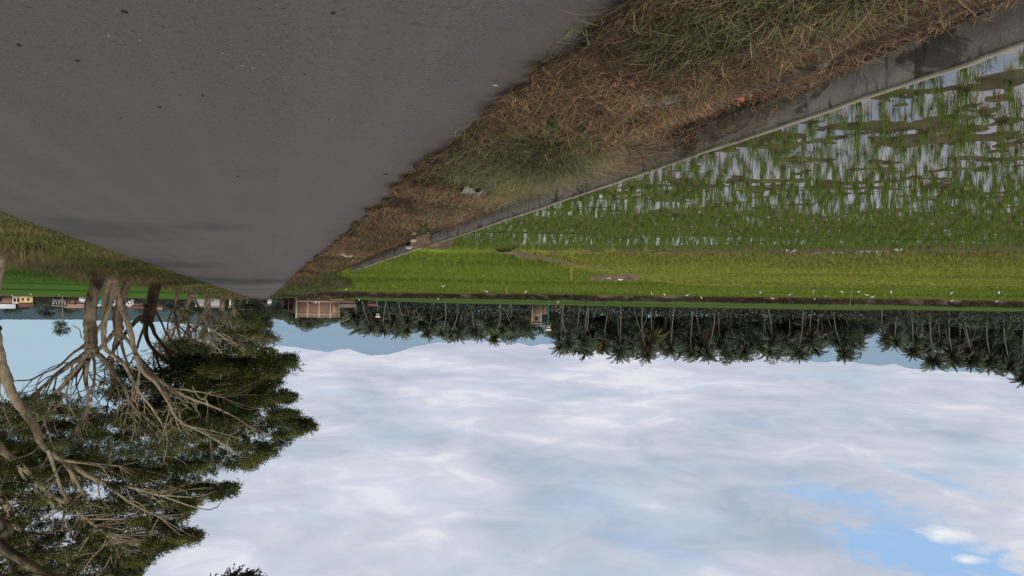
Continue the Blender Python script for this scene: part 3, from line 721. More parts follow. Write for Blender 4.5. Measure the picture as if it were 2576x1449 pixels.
def build_rice():
    # eight clump shapes shared by the nearest plants
    protos = []
    for k in range(9):
        a = Acc(); n = 20 if k < 7 else 12
        B = np.zeros((n, 3)); rad = np.sqrt(RS.uniform(0, 1, n)) * 0.042; th = RS.uniform(0, TAU, n)
        B[:, 0] = rad * np.cos(th); B[:, 1] = rad * np.sin(th); B[:, 2] = -0.03
        c0, c1 = rice_color(n)
        blades(a, B, RS.uniform(0.12, 0.215, n), RS.uniform(0.004, 0.008, n), th + RS.normal(0, 0.4, n), RS.uniform(0.0, 0.12, n), RS.uniform(0.0, 0.12, n), c0, c1, 3)
        nd = 4; B2 = np.zeros((nd, 3)); B2[:, 2] = -0.02; blades(a, B2, RS.uniform(0.08, 0.16, nd), 0.009, RS.uniform(0, TAU, nd), 0.6, 0.5, (0.10, 0.07, 0.035), (0.19, 0.14, 0.07), 2)
        protos.append(a.mesh('rice_clump')); protos[-1].materials.append(MT['rice'])
    X, Y, x, y, t = rice_sites(4.0, 48, 0.215, 0.185, jit=0.055)
    be = beyond(bundA, X, Y); n = mudz(X, Y)
    keep = (be < -0.25)
    miss = RS.uniform(0, 1, len(X)) < 0.04 + 0.12 * (fbm(X * 0.4, Y * 0.4, 161) > 0.6)
    keep &= ~miss
    X, Y, x, y, t = X[keep], Y[keep], x[keep], y[keep], t[keep]
    Zg = np.minimum(Z1 + (mudz(X, Y) - 0.5) * 0.2, Z1 + 0.05)
    Zg = np.maximum(Zg, Z1 - 0.02)
    big = np.where((x < PW + 8) & (x > 0) & (X < -4.95) & (y > -30))[0]
    big = big[np.argsort(t[big])][:300]
    sel = np.zeros(len(X), bool); sel[big] = True
    for k, i in enumerate(big):
        o = bpy.data.objects.new('rice_clump', protos[int(RS.integers(0, 9))]); col.objects.link(o)
        o.location = (X[i], Y[i], Zg[i]); s = RS.uniform(0.8, 1.15); o.scale = (s, s, s * RS.uniform(0.85, 1.15)); o.rotation_euler = (RS.normal(0, 0.03), RS.normal(0, 0.03), RS.uniform(0, TAU))
        tag(o, 'young green rice clump in the front rows of the nearest flooded paddy', 'rice plant', 'rice clumps in the front rows')
    r = np.where(~sel)[0]
    a = Acc()
    for lo, hi, nb, seg, wd in ((0, 11, 17, 3, 0.008), (11, 20, 12, 2, 0.011), (20, 60, 8, 2, 0.016)):
        i = r[(t[r] >= lo) & (t[r] < hi)]
        if len(i) == 0: continue
        i = np.repeat(i, nb); N = len(i); th = RS.uniform(0, TAU, N); rd = np.sqrt(RS.uniform(0, 1, N)) * 0.035
        B = np.stack([X[i] + rd * np.cos(th), Y[i] + rd * np.sin(th), Zg[i] - 0.03], 1)
        c0, c1 = rice_color(N)
        hh = RS.uniform(0.125, 0.225, N) * (0.85 + 0.3 * fbm(X[i] * 0.4, Y[i] * 0.4, 163))
        hh = hh * (1 + 0.25 * sstep(11, 18, t[i])); blades(a, B, hh, wd, th, RS.uniform(0.0, 0.13, N), RS.uniform(0, 0.12, N), c0, c1, seg)
    tag(a.build('rice_plants', MT['rice']), 'rows of young rice filling the rest of the nearest paddy', 'rice', kind='stuff')
    # second paddy: finer and further
    a = Acc()
    for lo, hi, su, sv, nb, wd, hm in ((22, 42, 0.25, 0.22, 6, 0.022, 1.0), (42, 66, 0.36, 0.36, 6, 0.035, 1.0), (66, 108, 0.62, 0.62, 6, 0.06, 1.05)):
        X, Y, x, y, t = rice_sites(lo, hi, su, sv, jit=0.06 if lo < 30 else su * 0.42)
        be = beyond(bundA, X, Y); pc = beyond(bankC, X, Y); ok = (be > 0.35) & (pc < -0.3)
        pd = G(1540, 691, Z2)[:2]; ok &= np.hypot((X - pd[0]) * 0.9, (Y - pd[1]) * 0.55) > 1.0
        ok &= np.abs(np.min(np.hypot(X[:, None] - PB[None, :, 0], Y[:, None] - PB[None, :, 1]), 1)) > 0.4
        X, Y = X[ok], Y[ok]
        wet = wet2(X, Y); kp = RS.uniform(0, 1, len(X)) > wet * 0.42; X, Y, wet = X[kp], Y[kp], wet[kp]
        cc, g = field2_col(X, Y)
        i = np.repeat(np.arange(len(X)), nb); N = len(i); th = RS.uniform(0, TAU, N); rd = np.sqrt(RS.uniform(0, 1, N)) * 0.05 * su / 0.25
        B = np.stack([X[i] + rd * np.cos(th), Y[i] + rd * np.sin(th), Z2 + 0 * X[i]], 1)
        v = RS.uniform(0.75, 1.25, (N, 1)); c = cc[i] * v
        dk = sstep(0.62, 0.75, vnoise(beyond(bundA, X, Y) * 0.22, X * 0.03, 77))[i][:, None] * 0.35
        c = c * (1 - dk)
        blades(a, B, RS.uniform(0.15, 0.26, N) * hm * (1 + 0.25 * g[i]) * (1 - 0.25 * wet[i]), wd, th, RS.uniform(0.02, 0.25, N), RS.uniform(0, 0.25, N), c * 0.6, c * 1.05, 2)
    tag(a.build('rice_plants', MT['rice']), 'yellow green young rice covering the second paddy', 'rice', kind='stuff')
    # crops of the field behind the roadside trees and of the terrace
    a = Acc()
    N = 42000; d = RS.uniform(0, 1, N) ** 0.7 * 75 + 18; az = np.radians(RS.uniform(3, 34, N)); X = d * np.sin(az); Y = d * np.cos(az); k = X > 11.6; X, Y, d = X[k], Y[k], d[k]; N = len(X)
    B = np.stack([X, Y, right_z(X, Y) - 0.02], 1); v = RS.uniform(0.7, 1.25, (N, 1))
    blades(a, B, RS.uniform(0.14, 0.3, N), 0.02 + d * 0.0008, RS.uniform(0, TAU, N), 0.1, RS.uniform(0, 0.3, N), np.array([0.05, 0.11, 0.015]) * v, np.array([0.09, 0.18, 0.025]) * v, 2)
    tag(a.build('rice_plants', MT['rice']), 'bright green crop standing behind the roadside trees', 'rice', kind='stuff')
build_rice()

def edge_tufts():
    """grass on bund, bank top and puddle rims"""
    a = Acc()
    def along(P, N, z, spread, hlo, hhi, c0, c1, wd):
        i = RS.integers(0, len(P) - 1, N); f = RS.uniform(0, 1, (N, 1)); Q_ = P[i, :2] * (1 - f) + P[i + 1, :2] * f + RS.normal(0, spread, (N, 2))
        zz = z[i] if hasattr(z, '__len__') else z
        m = (0.4 + fbm(Q_[:, 0] * 0.6, Q_[:, 1] * 0.6, 171)) * RS.uniform(0.7, 1.3, N)
        v = RS.uniform(0.7, 1.3, (N, 1))
        blades(a, np.stack([Q_[:, 0], Q_[:, 1], zz + 0 * m], 1), RS.uniform(hlo, hhi, N) * m, wd, RS.uniform(0, TAU, N), 0.25, RS.uniform(0.1, 0.6, N), np.array(c0) * v, np.array(c1) * v, 2)
    along(PA, 1500, Z1 + 0.02, 0.16, 0.08, 0.18, (0.05, 0.05, 0.02), (0.10, 0.13, 0.035), 0.02)
    along(PB, 700, Z2 + 0.05, 0.25, 0.08, 0.16, (0.10, 0.09, 0.04), (0.17, 0.17, 0.05), 0.03)
    along(PC, 9000, Z2 + 0.60 * HC, 0.25, 0.12, 0.4, (0.03, 0.045, 0.015), (0.075, 0.12, 0.03), 0.07)
    along(PC, 1600, Z2 + 0.45 * HC, 0.12, 0.15, 0.35, (0.10, 0.07, 0.03), (0.22, 0.15, 0.07), 0.06)
    along(PC, 1500, Z2 - 0.02, 0.2, 0.15, 0.4, (0.02, 0.025, 0.01), (0.05, 0.07, 0.02), 0.06)
    tag(a.build('bank_grass', MT['grass']), 'ragged grass growing along the bunds and the dark bank', 'grass', kind='stuff')
edge_tufts()

# ------------------------------------------------------------------ verge grass
def lerp3(a, b, k): return np.array(a) * (1 - k) + np.array(b) * k

def build_left_grass():
    a = Acc(); edge = lambda Y: ROAD_L + 0.26 * (fbm(Y * 0.9, Y * 0 + 3, 1) - 0.5) + 0.17 * (vnoise(Y * 3.5, Y * 0, 2) - 0.5) - 0.25 * sstep(4.2, 2.2, Y)
    soil = lambda X, Y: -0.03 + 0.07 * (fbm(X * 2.2, Y * 1.6, 21) - 0.4) + 0.06 * sstep(-1.9, -2.5, X) - 0.13 * sstep(-2.7, -3.25, X) - 0.3 * sstep(-3.34, -3.5, X)
    def sites(N, y0, y1, x0=None, x1=-3.34, p=1.0):
        Y = y0 + (y1 - y0) * RS.uniform(0, 1, N) ** p
        xe = edge(Y) + 0.06 if x0 is None else x0
        X = xe + (x1 - xe) * RS.uniform(0, 1, N); return X, Y
    def dens(X, Y, s, lo, hi): return RS.uniform(0, 1, len(X)) < sstep(lo, hi, fbm(X * 1.5, Y * 1.2, s))
    # matted dead straw lying about
    for N, y0, y1, L, w, p in ((26000, 1.8, 9, 0.13, 0.006, 1.2), (16000, 9, 22, 0.17, 0.010, 1.3), (9000, 22, 60, 0.25, 0.02, 1.2)):
        X, Y = sites(N, y0, y1, p=p); k = RS.uniform(0, 1, (N, 1)) ** 1.5; bl = fbm(X * 1.6, Y * 1.3, 185)[:, None]
        c = lerp3((0.065, 0.040, 0.026), (0.37, 0.22, 0.115), np.clip(k * (0.35 + bl), 0, 1)) * (0.35 + 1.15 * sstep(0.34, 0.62, fbm(X * 1.1, Y * 0.8, 187)))[:, None]
        B = np.stack([X, Y, soil(X, Y) + RS.uniform(0.0, 0.07, N)], 1)
        h = RS.uniform(0.4, 1.4, N) * L * 0.35 * np.clip((X + 3.5) / 0.5, 0.25, 1)
        blades(a, B, h, w * RS.uniform(0.6, 1.5, N), RS.uniform(0, TAU, N), RS.uniform(1.0, 3.2, N), RS.uniform(0, 0.9, N), c * 0.8, c, 3, 1.5)
    # upright to arching dead tufts
    for N, y0, y1, w in ((9000, 2.0, 9, 0.006), (7000, 9, 20, 0.009), (6000, 20, 60, 0.018)):
        X, Y = sites(N, y0, y1, p=1.2); ok = dens(X, Y, 191, 0.42, 0.62); X, Y = X[ok], Y[ok]; n = len(X)
        k = RS.uniform(0, 1, (n, 1)); c = lerp3((0.11, 0.07, 0.04), (0.42, 0.275, 0.145), k); gr = RS.uniform(0, 1, (n, 1)) < 0.28; c = np.where(gr, lerp3((0.07, 0.085, 0.03), (0.19, 0.21, 0.07), k), c)
        B = np.stack([X, Y, soil(X, Y)], 1)
        blades(a, B, RS.uniform(0.07, 0.24, n) * np.clip((X + 3.38) / 0.7, 0.12, 1), w, RS.uniform(0, TAU, n), RS.uniform(0.1, 0.8, n), RS.uniform(0.3, 1.2, n), c * 0.6, c, 4)
    # ragged fringe creeping over the road edge
    N = 7000; Y = 2 + 46 * RS.uniform(0, 1, N) ** 1.6; X = edge(Y) - np.abs(RS.normal(0, 0.06, N)) + 0.02; k = RS.uniform(0, 1, (N, 1))
    c = lerp3((0.05, 0.036, 0.024), (0.15, 0.11, 0.06), k)
    blades(a, np.stack([X, Y, soil(X, Y) * 0 - 0.01], 1), RS.uniform(0.02, 0.09, N), 0.006 + Y * 0.0006, RS.normal(0, 1.2, N), RS.uniform(0.5, 2.0, N), RS.uniform(0.1, 0.8, N), c, c * 1.2, 3)
    tag(a.build('dry_grass', MT['dry']), 'matted brown dead grass and straw on the verge along the canal', 'grass', kind='stuff')
    # green patches (x, y, radius, blades, height)
    g = Acc()
    for (px, py, rx, ry, N, hl, hh, dry) in ((-2.3, 2.9, 0.55, 1.0, 2300, 0.06, 0.22, 0.42), (-2.1, 3.3, 0.35, 0.6, 450, 0.08, 0.2, 0.25), (-2.55, 2.6, 0.3, 0.6, 500, 0.1, 0.26, 0.3), (-2.25, 3.7, 0.35, 0.5, 320, 0.12, 0.26, 0.35), (-2.45, 7.3, 0.72, 1.7, 4600, 0.10, 0.40, 0.40), (-3.0, 8.4, 0.45, 2.0, 3800, 0.14, 0.44, 0.62),
                                       (-3.2, 7.7, 0.28, 1.3, 1700, 0.15, 0.36, 0.85), (-3.1, 7.6, 0.35, 1.7, 900, 0.24, 0.5, 0.9), (-2.5, 7.2, 0.5, 1.1, 1500, 0.2, 0.46, 0.25), (-1.75, 4.1, 0.25, 0.8, 220, 0.05, 0.14, 0.4), (-1.8, 6.4, 0.25, 0.9, 300, 0.05, 0.16, 0.5), (-2.2, 13.5, 0.4, 1.2, 600, 0.1, 0.22, 0.4), (-2.6, 11.2, 0.5, 1.3, 1500, 0.12, 0.3, 0.5), (-2.75, 12.8, 0.4, 1.4, 900, 0.10, 0.24, 0.65), (-2.1, 9.8, 0.35, 1.2, 500, 0.08, 0.2, 0.5),
                                       (-2.7, 5.0, 0.4, 0.8, 240, 0.08, 0.2, 0.5), (-2.3, 15.5, 0.5, 1.5, 700, 0.12, 0.28, 0.45), (-2.0, 5.6, 0.35, 0.9, 140, 0.08, 0.2, 0.6), (-2.85, 4.1, 0.2, 0.5, 220, 0.1, 0.22, 0.3)):
        r = np.sqrt(RS.uniform(0, 1, N)); th = RS.uniform(0, TAU, N); X = px + rx * r * np.cos(th); Y = py + ry * r * np.sin(th)
        d = RS.uniform(0, 1, N) < dry; k = RS.uniform(0, 1, (N, 1))
        c = np.where(d[:, None], lerp3((0.18, 0.125, 0.06), (0.50, 0.35, 0.19), k), lerp3((0.075, 0.092, 0.032), (0.23, 0.245, 0.085), k))
        out = np.arctan2(Y - py, X - px) + RS.normal(0, 1.5, N)
        lim = np.clip((X + 3.36) / 0.6, 0.1, 1) if py < 6 or 10 < py < 15 else 1.0
        blades(g, np.stack([X, Y, soil(X, Y)], 1), (hl + (hh - hl) * RS.uniform(0, 1, N) ** 1.5) * (1.1 - 0.55 * r ** 2) * lim, RS.uniform(0.0035, 0.0075, N) * (1 + py * 0.03), out, RS.uniform(0.0, 0.6, N) + 0.15 * r, RS.uniform(0.2, 1.25, N) + d * 0.45, c * 0.55, c, 5)
    # olive growth further along
    for N, y0, y1, w, hh in ((9000, 17, 45, 0.02, 0.32), (9000, 45, 120, 0.05, 0.5), (4000, 120, 330, 0.14, 0.6)):
        Y = y0 + (y1 - y0) * RS.uniform(0, 1, N) ** 1.2; X = ROAD_L - 0.1 - RS.uniform(0, 1, N) * (1.45 + 3.0 * sstep(36, 60, Y)); k = RS.uniform(0, 1, (N, 1)); b = fbm(X * 0.6, Y * 0.25, 201)[:, None]
        dry = sstep(0.60, 0.40, b + 0.12 * sstep(26, 40, Y)[:, None])
        c = lerp3((0.06, 0.075, 0.022), (0.15, 0.16, 0.055), k) * (1 - dry) + lerp3((0.09, 0.06, 0.035), (0.21, 0.15, 0.08), k) * dry
        ok = RS.uniform(0, 1, N) < sstep(12, 32, Y) * 0.7 + 0.3
        blades(g, np.stack([X, Y, X * 0 - 0.05], 1)[ok], (RS.uniform(0.3, 1, N) * hh * (0.4 + 0.9 * sstep(ROAD_L, -2.6, X)) * np.where(Y < 36, np.clip((X + 3.3) / 0.7, 0.2, 1), 1))[ok], w, RS.uniform(0, TAU, N)[ok], RS.uniform(0, 0.5, N)[ok], RS.uniform(0.1, 0.8, N)[ok], c[ok] * 0.6, c[ok], 3)
    tag(g.build('verge_grass', MT['grass']), 'green and straw coloured grass tufts along the canal verge', 'grass', kind='stuff')
    # straw caught in the canal
    s = Acc(); N = 9000; Y = 4.5 + 13 * RS.uniform(0, 1, N) ** 1.5; X = RS.uniform(-3.98, -3.42, N); k = RS.uniform(0, 1, (N, 1))
    hump = 0.14 * sstep(6.0, 7.0, Y) * sstep(11, 8.0, Y) * (0.4 + 0.6 * fbm(X * 3, Y * 1.5, 3)) + 0.20 * sstep(-3.6, -3.98, X) * sstep(4.9, 5.6, Y) * sstep(8.5, 7.0, Y)
    c = lerp3((0.08, 0.052, 0.034), (0.30, 0.20, 0.12), k ** 1.3)
    blades(s, np.stack([X, Y, -0.25 + hump * RS.uniform(0.2, 1.3, N)], 1), RS.uniform(0.02, 0.09, N), 0.007, RS.uniform(0, TAU, N), RS.uniform(0.8, 2.6, N), RS.uniform(0, 0.9, N), c * 0.8, c, 3)
    N = 2600; e = RS.uniform(0, 1, N) < 0.5; Y = np.where(e, RS.uniform(1.8, 4.5, N), RS.uniform(10.2, 14.8, N)); X = RS.uniform(-3.44, -3.26, N); k = RS.uniform(0, 1, (N, 1)); c = lerp3((0.08, 0.052, 0.034), (0.34, 0.22, 0.12), k)
    blades(s, np.stack([X, Y, RS.uniform(-0.06, 0.015, N)], 1), RS.uniform(0.01, 0.04, N), 0.006, RS.uniform(0, TAU, N), RS.uniform(1.0, 4.0, N), RS.uniform(0, 0.9, N), c * 0.8, c, 3)
    tag(s.build('straw', MT['dry']), 'loose straw washed together on the canal bed', 'straw', kind='stuff')
build_left_grass()

def build_right_grass():
    a = Acc()
    for N, y0, y1, w in ((34000, 15, 34, 0.018), (32000, 34, 62, 0.032), (16000, 62, 130, 0.07), (7000, 130, 330, 0.16)):
        Y = y0 + (y1 - y0) * RS.uniform(0, 1, N) ** 1.1; u = RS.uniform(0, 1, N); X = ROAD_R - 0.05 + u * (4.5 + 1.0 * sstep(34, 42, Y))
        b = fbm(X * 0.7, Y * 0.3, 211); b2 = fbm(X * 0.25, Y * 0.12, 213)
        h = (0.06 + 0.26 * sstep(0.0, 0.45, u) + 0.22 * sstep(0.5, 0.85, u)) * (0.45 + 1.0 * b) * RS.uniform(0.5, 1.35, N)
        k = RS.uniform(0, 1, (N, 1)); tan = (sstep(0.25, 0.7, u) * 0.75 + 0.25 * RS.uniform(0, 1, N))[:, None] * RS.uniform(0.2, 1, (N, 1)); dk = sstep(0.50, 0.62, b2)[:, None] * 0.55 * RS.uniform(0.5, 1.3, (N, 1)); tan = np.clip(tan + 0.5 * sstep(0.5, 0.68, fbm(X * 0.5, Y * 0.22, 215))[:, None], 0, 1)
        c = lerp3((0.085, 0.11, 0.022), (0.20, 0.215, 0.05), k) * (1 - tan) + lerp3((0.19, 0.15, 0.06), (0.44, 0.34, 0.15), k) * tan
        c = c * (1 - dk) + np.array([0.05, 0.036, 0.02]) * dk
        Z = -0.05 + 0.12 * (fbm(X * 0.9, Y * 0.7, 31) - 0.4) - 0.5 * sstep(8.5, 12.0, X)
        blades(a, np.stack([X, Y, Z - 0.02], 1), h, w * RS.uniform(0.6, 1.4, N), RS.uniform(0, TAU, N), RS.uniform(0, 0.5, N), RS.uniform(0.1, 0.8, N), c * 0.5, c, 3)
    # tall thin seed stems
    N = 2600; Y = RS.uniform(17, 60, N); X = RS.uniform(6.2, 10.2, N); k = RS.uniform(0.7, 1.3, (N, 1))
    blades(a, np.stack([X, Y, X * 0 - 0.1], 1), RS.uniform(0.4, 0.85, N), 0.012, RS.uniform(0, TAU, N), 0.15, RS.uniform(0.1, 0.7, N), np.array([0.14, 0.12, 0.05]) * k, np.array([0.26, 0.22, 0.11]) * k, 4)
    for (px, py, t) in ((0, 640, 24), (244, 690, 41), (277, 697, 44), (289, 697, 44), (321, 706, 50), (389, 712, 62), (448, 717, 80), (485, 720, 95), (522, 742, 120), (560, 746, 160), (587, 742, 215)):
        b = Q(px, py, t); N = 420; th = RS.uniform(0, TAU, N); r = 0.25 + RS.uniform(0, 1, N) ** 0.7 * (0.5 + t * 0.012); k = RS.uniform(0, 1, (N, 1)); c = lerp3((0.10, 0.085, 0.03), (0.36, 0.29, 0.13), k)
        X = b[0] + r * np.cos(th); Y = b[1] + r * np.sin(th); Z = -0.1 - 0.5 * sstep(8.5, 12.0, X)
        blades(a, np.stack([X, Y, Z], 1), RS.uniform(0.35, 0.85, N) * (1 + t * 0.004), 0.012 + t * 0.0005, RS.uniform(0, TAU, N), RS.uniform(0, 0.3, N), RS.uniform(0.1, 0.8, N), c * 0.5, c, 4)
    tag(a.build('verge_grass', MT['grass']), 'olive and straw coloured long grass below the roadside trees', 'grass', kind='stuff')
build_right_grass()

# ------------------------------------------------------------------ roadside trees
class Tree:
    """trunk and limbs as tubes, foliage as leaf sprays in pads"""
    def __init__(self, base, Y):
        self.Y = Y; self.w = Acc(); self.l = Acc(); self.nodes = []; self.base = base
    def limb(self, pts, r0, r1, dz=None, sides=9, wob=0.25):
        """pts: photo points; dz: depth offsets along the road"""
        dz = np.zeros(len(pts)) if dz is None else np.interp(np.linspace(0, 1, len(pts)), np.linspace(0, 1, len(dz)), dz)
        P = np.array([Q(x, y, self.Y + d) for (x, y), d in zip(pts, dz)])
        self.path(P, r0, r1, sides, wob)
    def path(self, P, r0, r1, sides=9, wob=0.25, n=6):
        P = smooth_path(P, n); t = np.linspace(0, 1, len(P)); r = r0 + (r1 * 1.3 - r0) * t ** 0.95
        P = P + RS.normal(0, 1, P.shape) * (r * wob * 0.28)[:, None]
        r = r * (1 + RS.normal(0, 0.03, len(r)))
        tube(self.w, P, r, sides)
        for p, q in zip(P[2:], r[2:]): self.nodes.append((p, q))
        return P
    def foot(self, p, r):
        b = self.base
        P = np.array([[p[0], p[1], -0.6], [p[0], p[1], -0.2], [p[0], p[1], p[2] * 0.5 + 0.1], [p[0], p[1], max(p[2] + 0.25, 0.3)]])
        tube(self.w, P, [r * 1.45, r * 1.25, r * 1.08, r * 0.9], 12)
    def pad(self, c, rad, n, leaf, twigs=8, colr=((0.022, 0.032, 0.012), (0.085, 0.105, 0.03)), ns=9, away=None):
        c = np.array(c); rad = np.array(rad)
        # carry the pad from the nearest limb below it
        N = np.array([q[0] for q in self.nodes]); R_ = np.array([q[1] for q in self.nodes])
        d = np.linalg.norm(N - c, axis=1) + 1.5 * np.maximum(0, N[:, 2] - c[2] + 0.2)
        i = int(np.argmin(d)); s = N[i]; L = np.linalg.norm(c - s)
        rb = min(R_[i] * 0.6, 0.012 + 0.013 * L, 0.05)
        mid = (s + c) / 2 + RS.normal(0, 0.08 * L, 3); mid[2] += 0.04 * L
        if L < (4.2 if self.Y < 70 else 14):
            pth = smooth_path(np.array([s, mid, c]), 4); tube(self.w, pth, np.linspace(rb, rb * 0.4, len(pth)), 5)
        out = unit(c - np.array([self.nodes[0][0][0], self.nodes[0][0][1], c[2] - 2.0])) if away is None else away
        th = RS.normal(size=(n, 3)); th = unit(th) * (RS.uniform(0.15, 1, (n, 1)) ** 0.5)
        p = c + th * rad
        low = p[:, 2] < c[2] - 0.35 * rad[2]; p[low, 2] += 0.35 * rad[2]
        joined = L < (4.2 if self.Y < 70 else 14)
        for j in RS.integers(0, n, twigs if joined else 0):
            tw = np.array([c, (c + p[j]) / 2 + RS.normal(0, 0.06, 3) - [0, 0, rad[2] * 0.15], p[j]])
            tube(self.w, smooth_path(tw, 3), np.linspace(max(0.006, rb * 0.35), 0.004 + leaf * 0.03, 7), 4)
        ax_ = unit(0.55 * unit(p - c) + 0.75 * out + np.array([0, 0, 0.25]) + RS.normal(0, 0.35, (n, 3)))
        idx = np.repeat(np.arange(n), ns); m = len(idx); f = RS.uniform(0, 1, (m, 1))
        sp = leaf * 3.0
        P = p[idx] + ax_[idx] * f * sp + RS.normal(0, leaf * 0.35, (m, 3))
        D = ax_[idx] + RS.normal(0, 0.65, (m, 3))
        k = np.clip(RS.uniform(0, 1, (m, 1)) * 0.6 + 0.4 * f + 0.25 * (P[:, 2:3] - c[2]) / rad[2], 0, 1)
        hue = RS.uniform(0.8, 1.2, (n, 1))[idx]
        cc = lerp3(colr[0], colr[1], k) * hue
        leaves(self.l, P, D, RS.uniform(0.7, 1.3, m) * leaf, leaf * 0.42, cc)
    def fan(self, n, rmax, L, bright=None, up=0.35, dmin=0.0):
        """thin bare side branches spreading from the outer limbs"""
        c = [i for i in range(1, len(self.nodes)) if 0.012 < self.nodes[i][1] < rmax and self.nodes[i][0][2] > dmin]
        for _ in range(n):
            i = random.choice(c); p, r = self.nodes[i]; q = self.nodes[i - 1][0]; d = unit(p - q)
            if np.linalg.norm(p - q) > 2.0: continue
            d = unit(d + RS.normal(0, 0.55, 3) + np.array([0, 0, up])); l = L * random.uniform(0.5, 1.2)
            P = [p]
            for k in range(5):
                P.append(P[-1] + d * l / 5); d = unit(d + RS.normal(0, 0.22, 3) + np.array([0, 0, 0.06]))
            P = np.array(P); rb = min(r * 0.7, 0.012 + 0.017 * l); tube(self.w, smooth_path(P, 2), np.linspace(rb, rb * 0.3, 11), 5)
            for k in (2, 3, 4):
                d2 = unit(P[k] - P[k - 1] + RS.normal(0, 0.5, 3)); e = l * random.uniform(0.25, 0.5); tube(self.w, smooth_path(np.array([P[k], P[k] + d2 * e * 0.5 + RS.normal(0, 0.04, 3), P[k] + d2 * e]), 2), np.linspace(rb * 0.5, rb * 0.2, 5), 4)
    def done(self, name, label, bark):
        root = empty(name, (self.base[0], self.base[1], -0.3), 0, label, 'tree', 'trees along the roadside')
        inv = np.array(root.location)
        for A in (self.w, self.l):
            A.v = [v - inv for v in A.v]
        self.w.build('trunk', MT[bark], root, smooth=True)
        self.l.build('crown', MT['foliage'], root)
        return root

def in_poly(pt, poly):
    x, y = pt; c = False; n = len(poly)
    for i in range(n):
        (x0, y0), (x1, y1) = poly[i], poly[i - 1]
        if (y0 > y) != (y1 > y) and x < (x1 - x0) * (y - y0) / (y1 - y0) + x0: c = not c
    return c

def scatter(poly, n, mind, holes=(), tries=6000):
    xs = [p[0] for p in poly]; ys = [p[1] for p in poly]; out = []
    for _ in range(tries):
        p = (random.uniform(min(xs), max(xs)), random.uniform(min(ys), max(ys)))
        if not in_poly(p, poly): continue
        if any(((p[0] - h[0]) / h[2]) ** 2 + ((p[1] - h[1]) / h[3]) ** 2 < 1 for h in holes): continue
        if all((p[0] - q[0]) ** 2 + (p[1] - q[1]) ** 2 > mind ** 2 for q in out): out.append(p)
        if len(out) >= n: break
    return out

DK = ((0.020, 0.027, 0.009), (0.095, 0.112, 0.026)); MD = ((0.035, 0.045, 0.012), (0.155, 0.165, 0.038)); DEEP = ((0.013, 0.018, 0.009), (0.056, 0.07, 0.024))

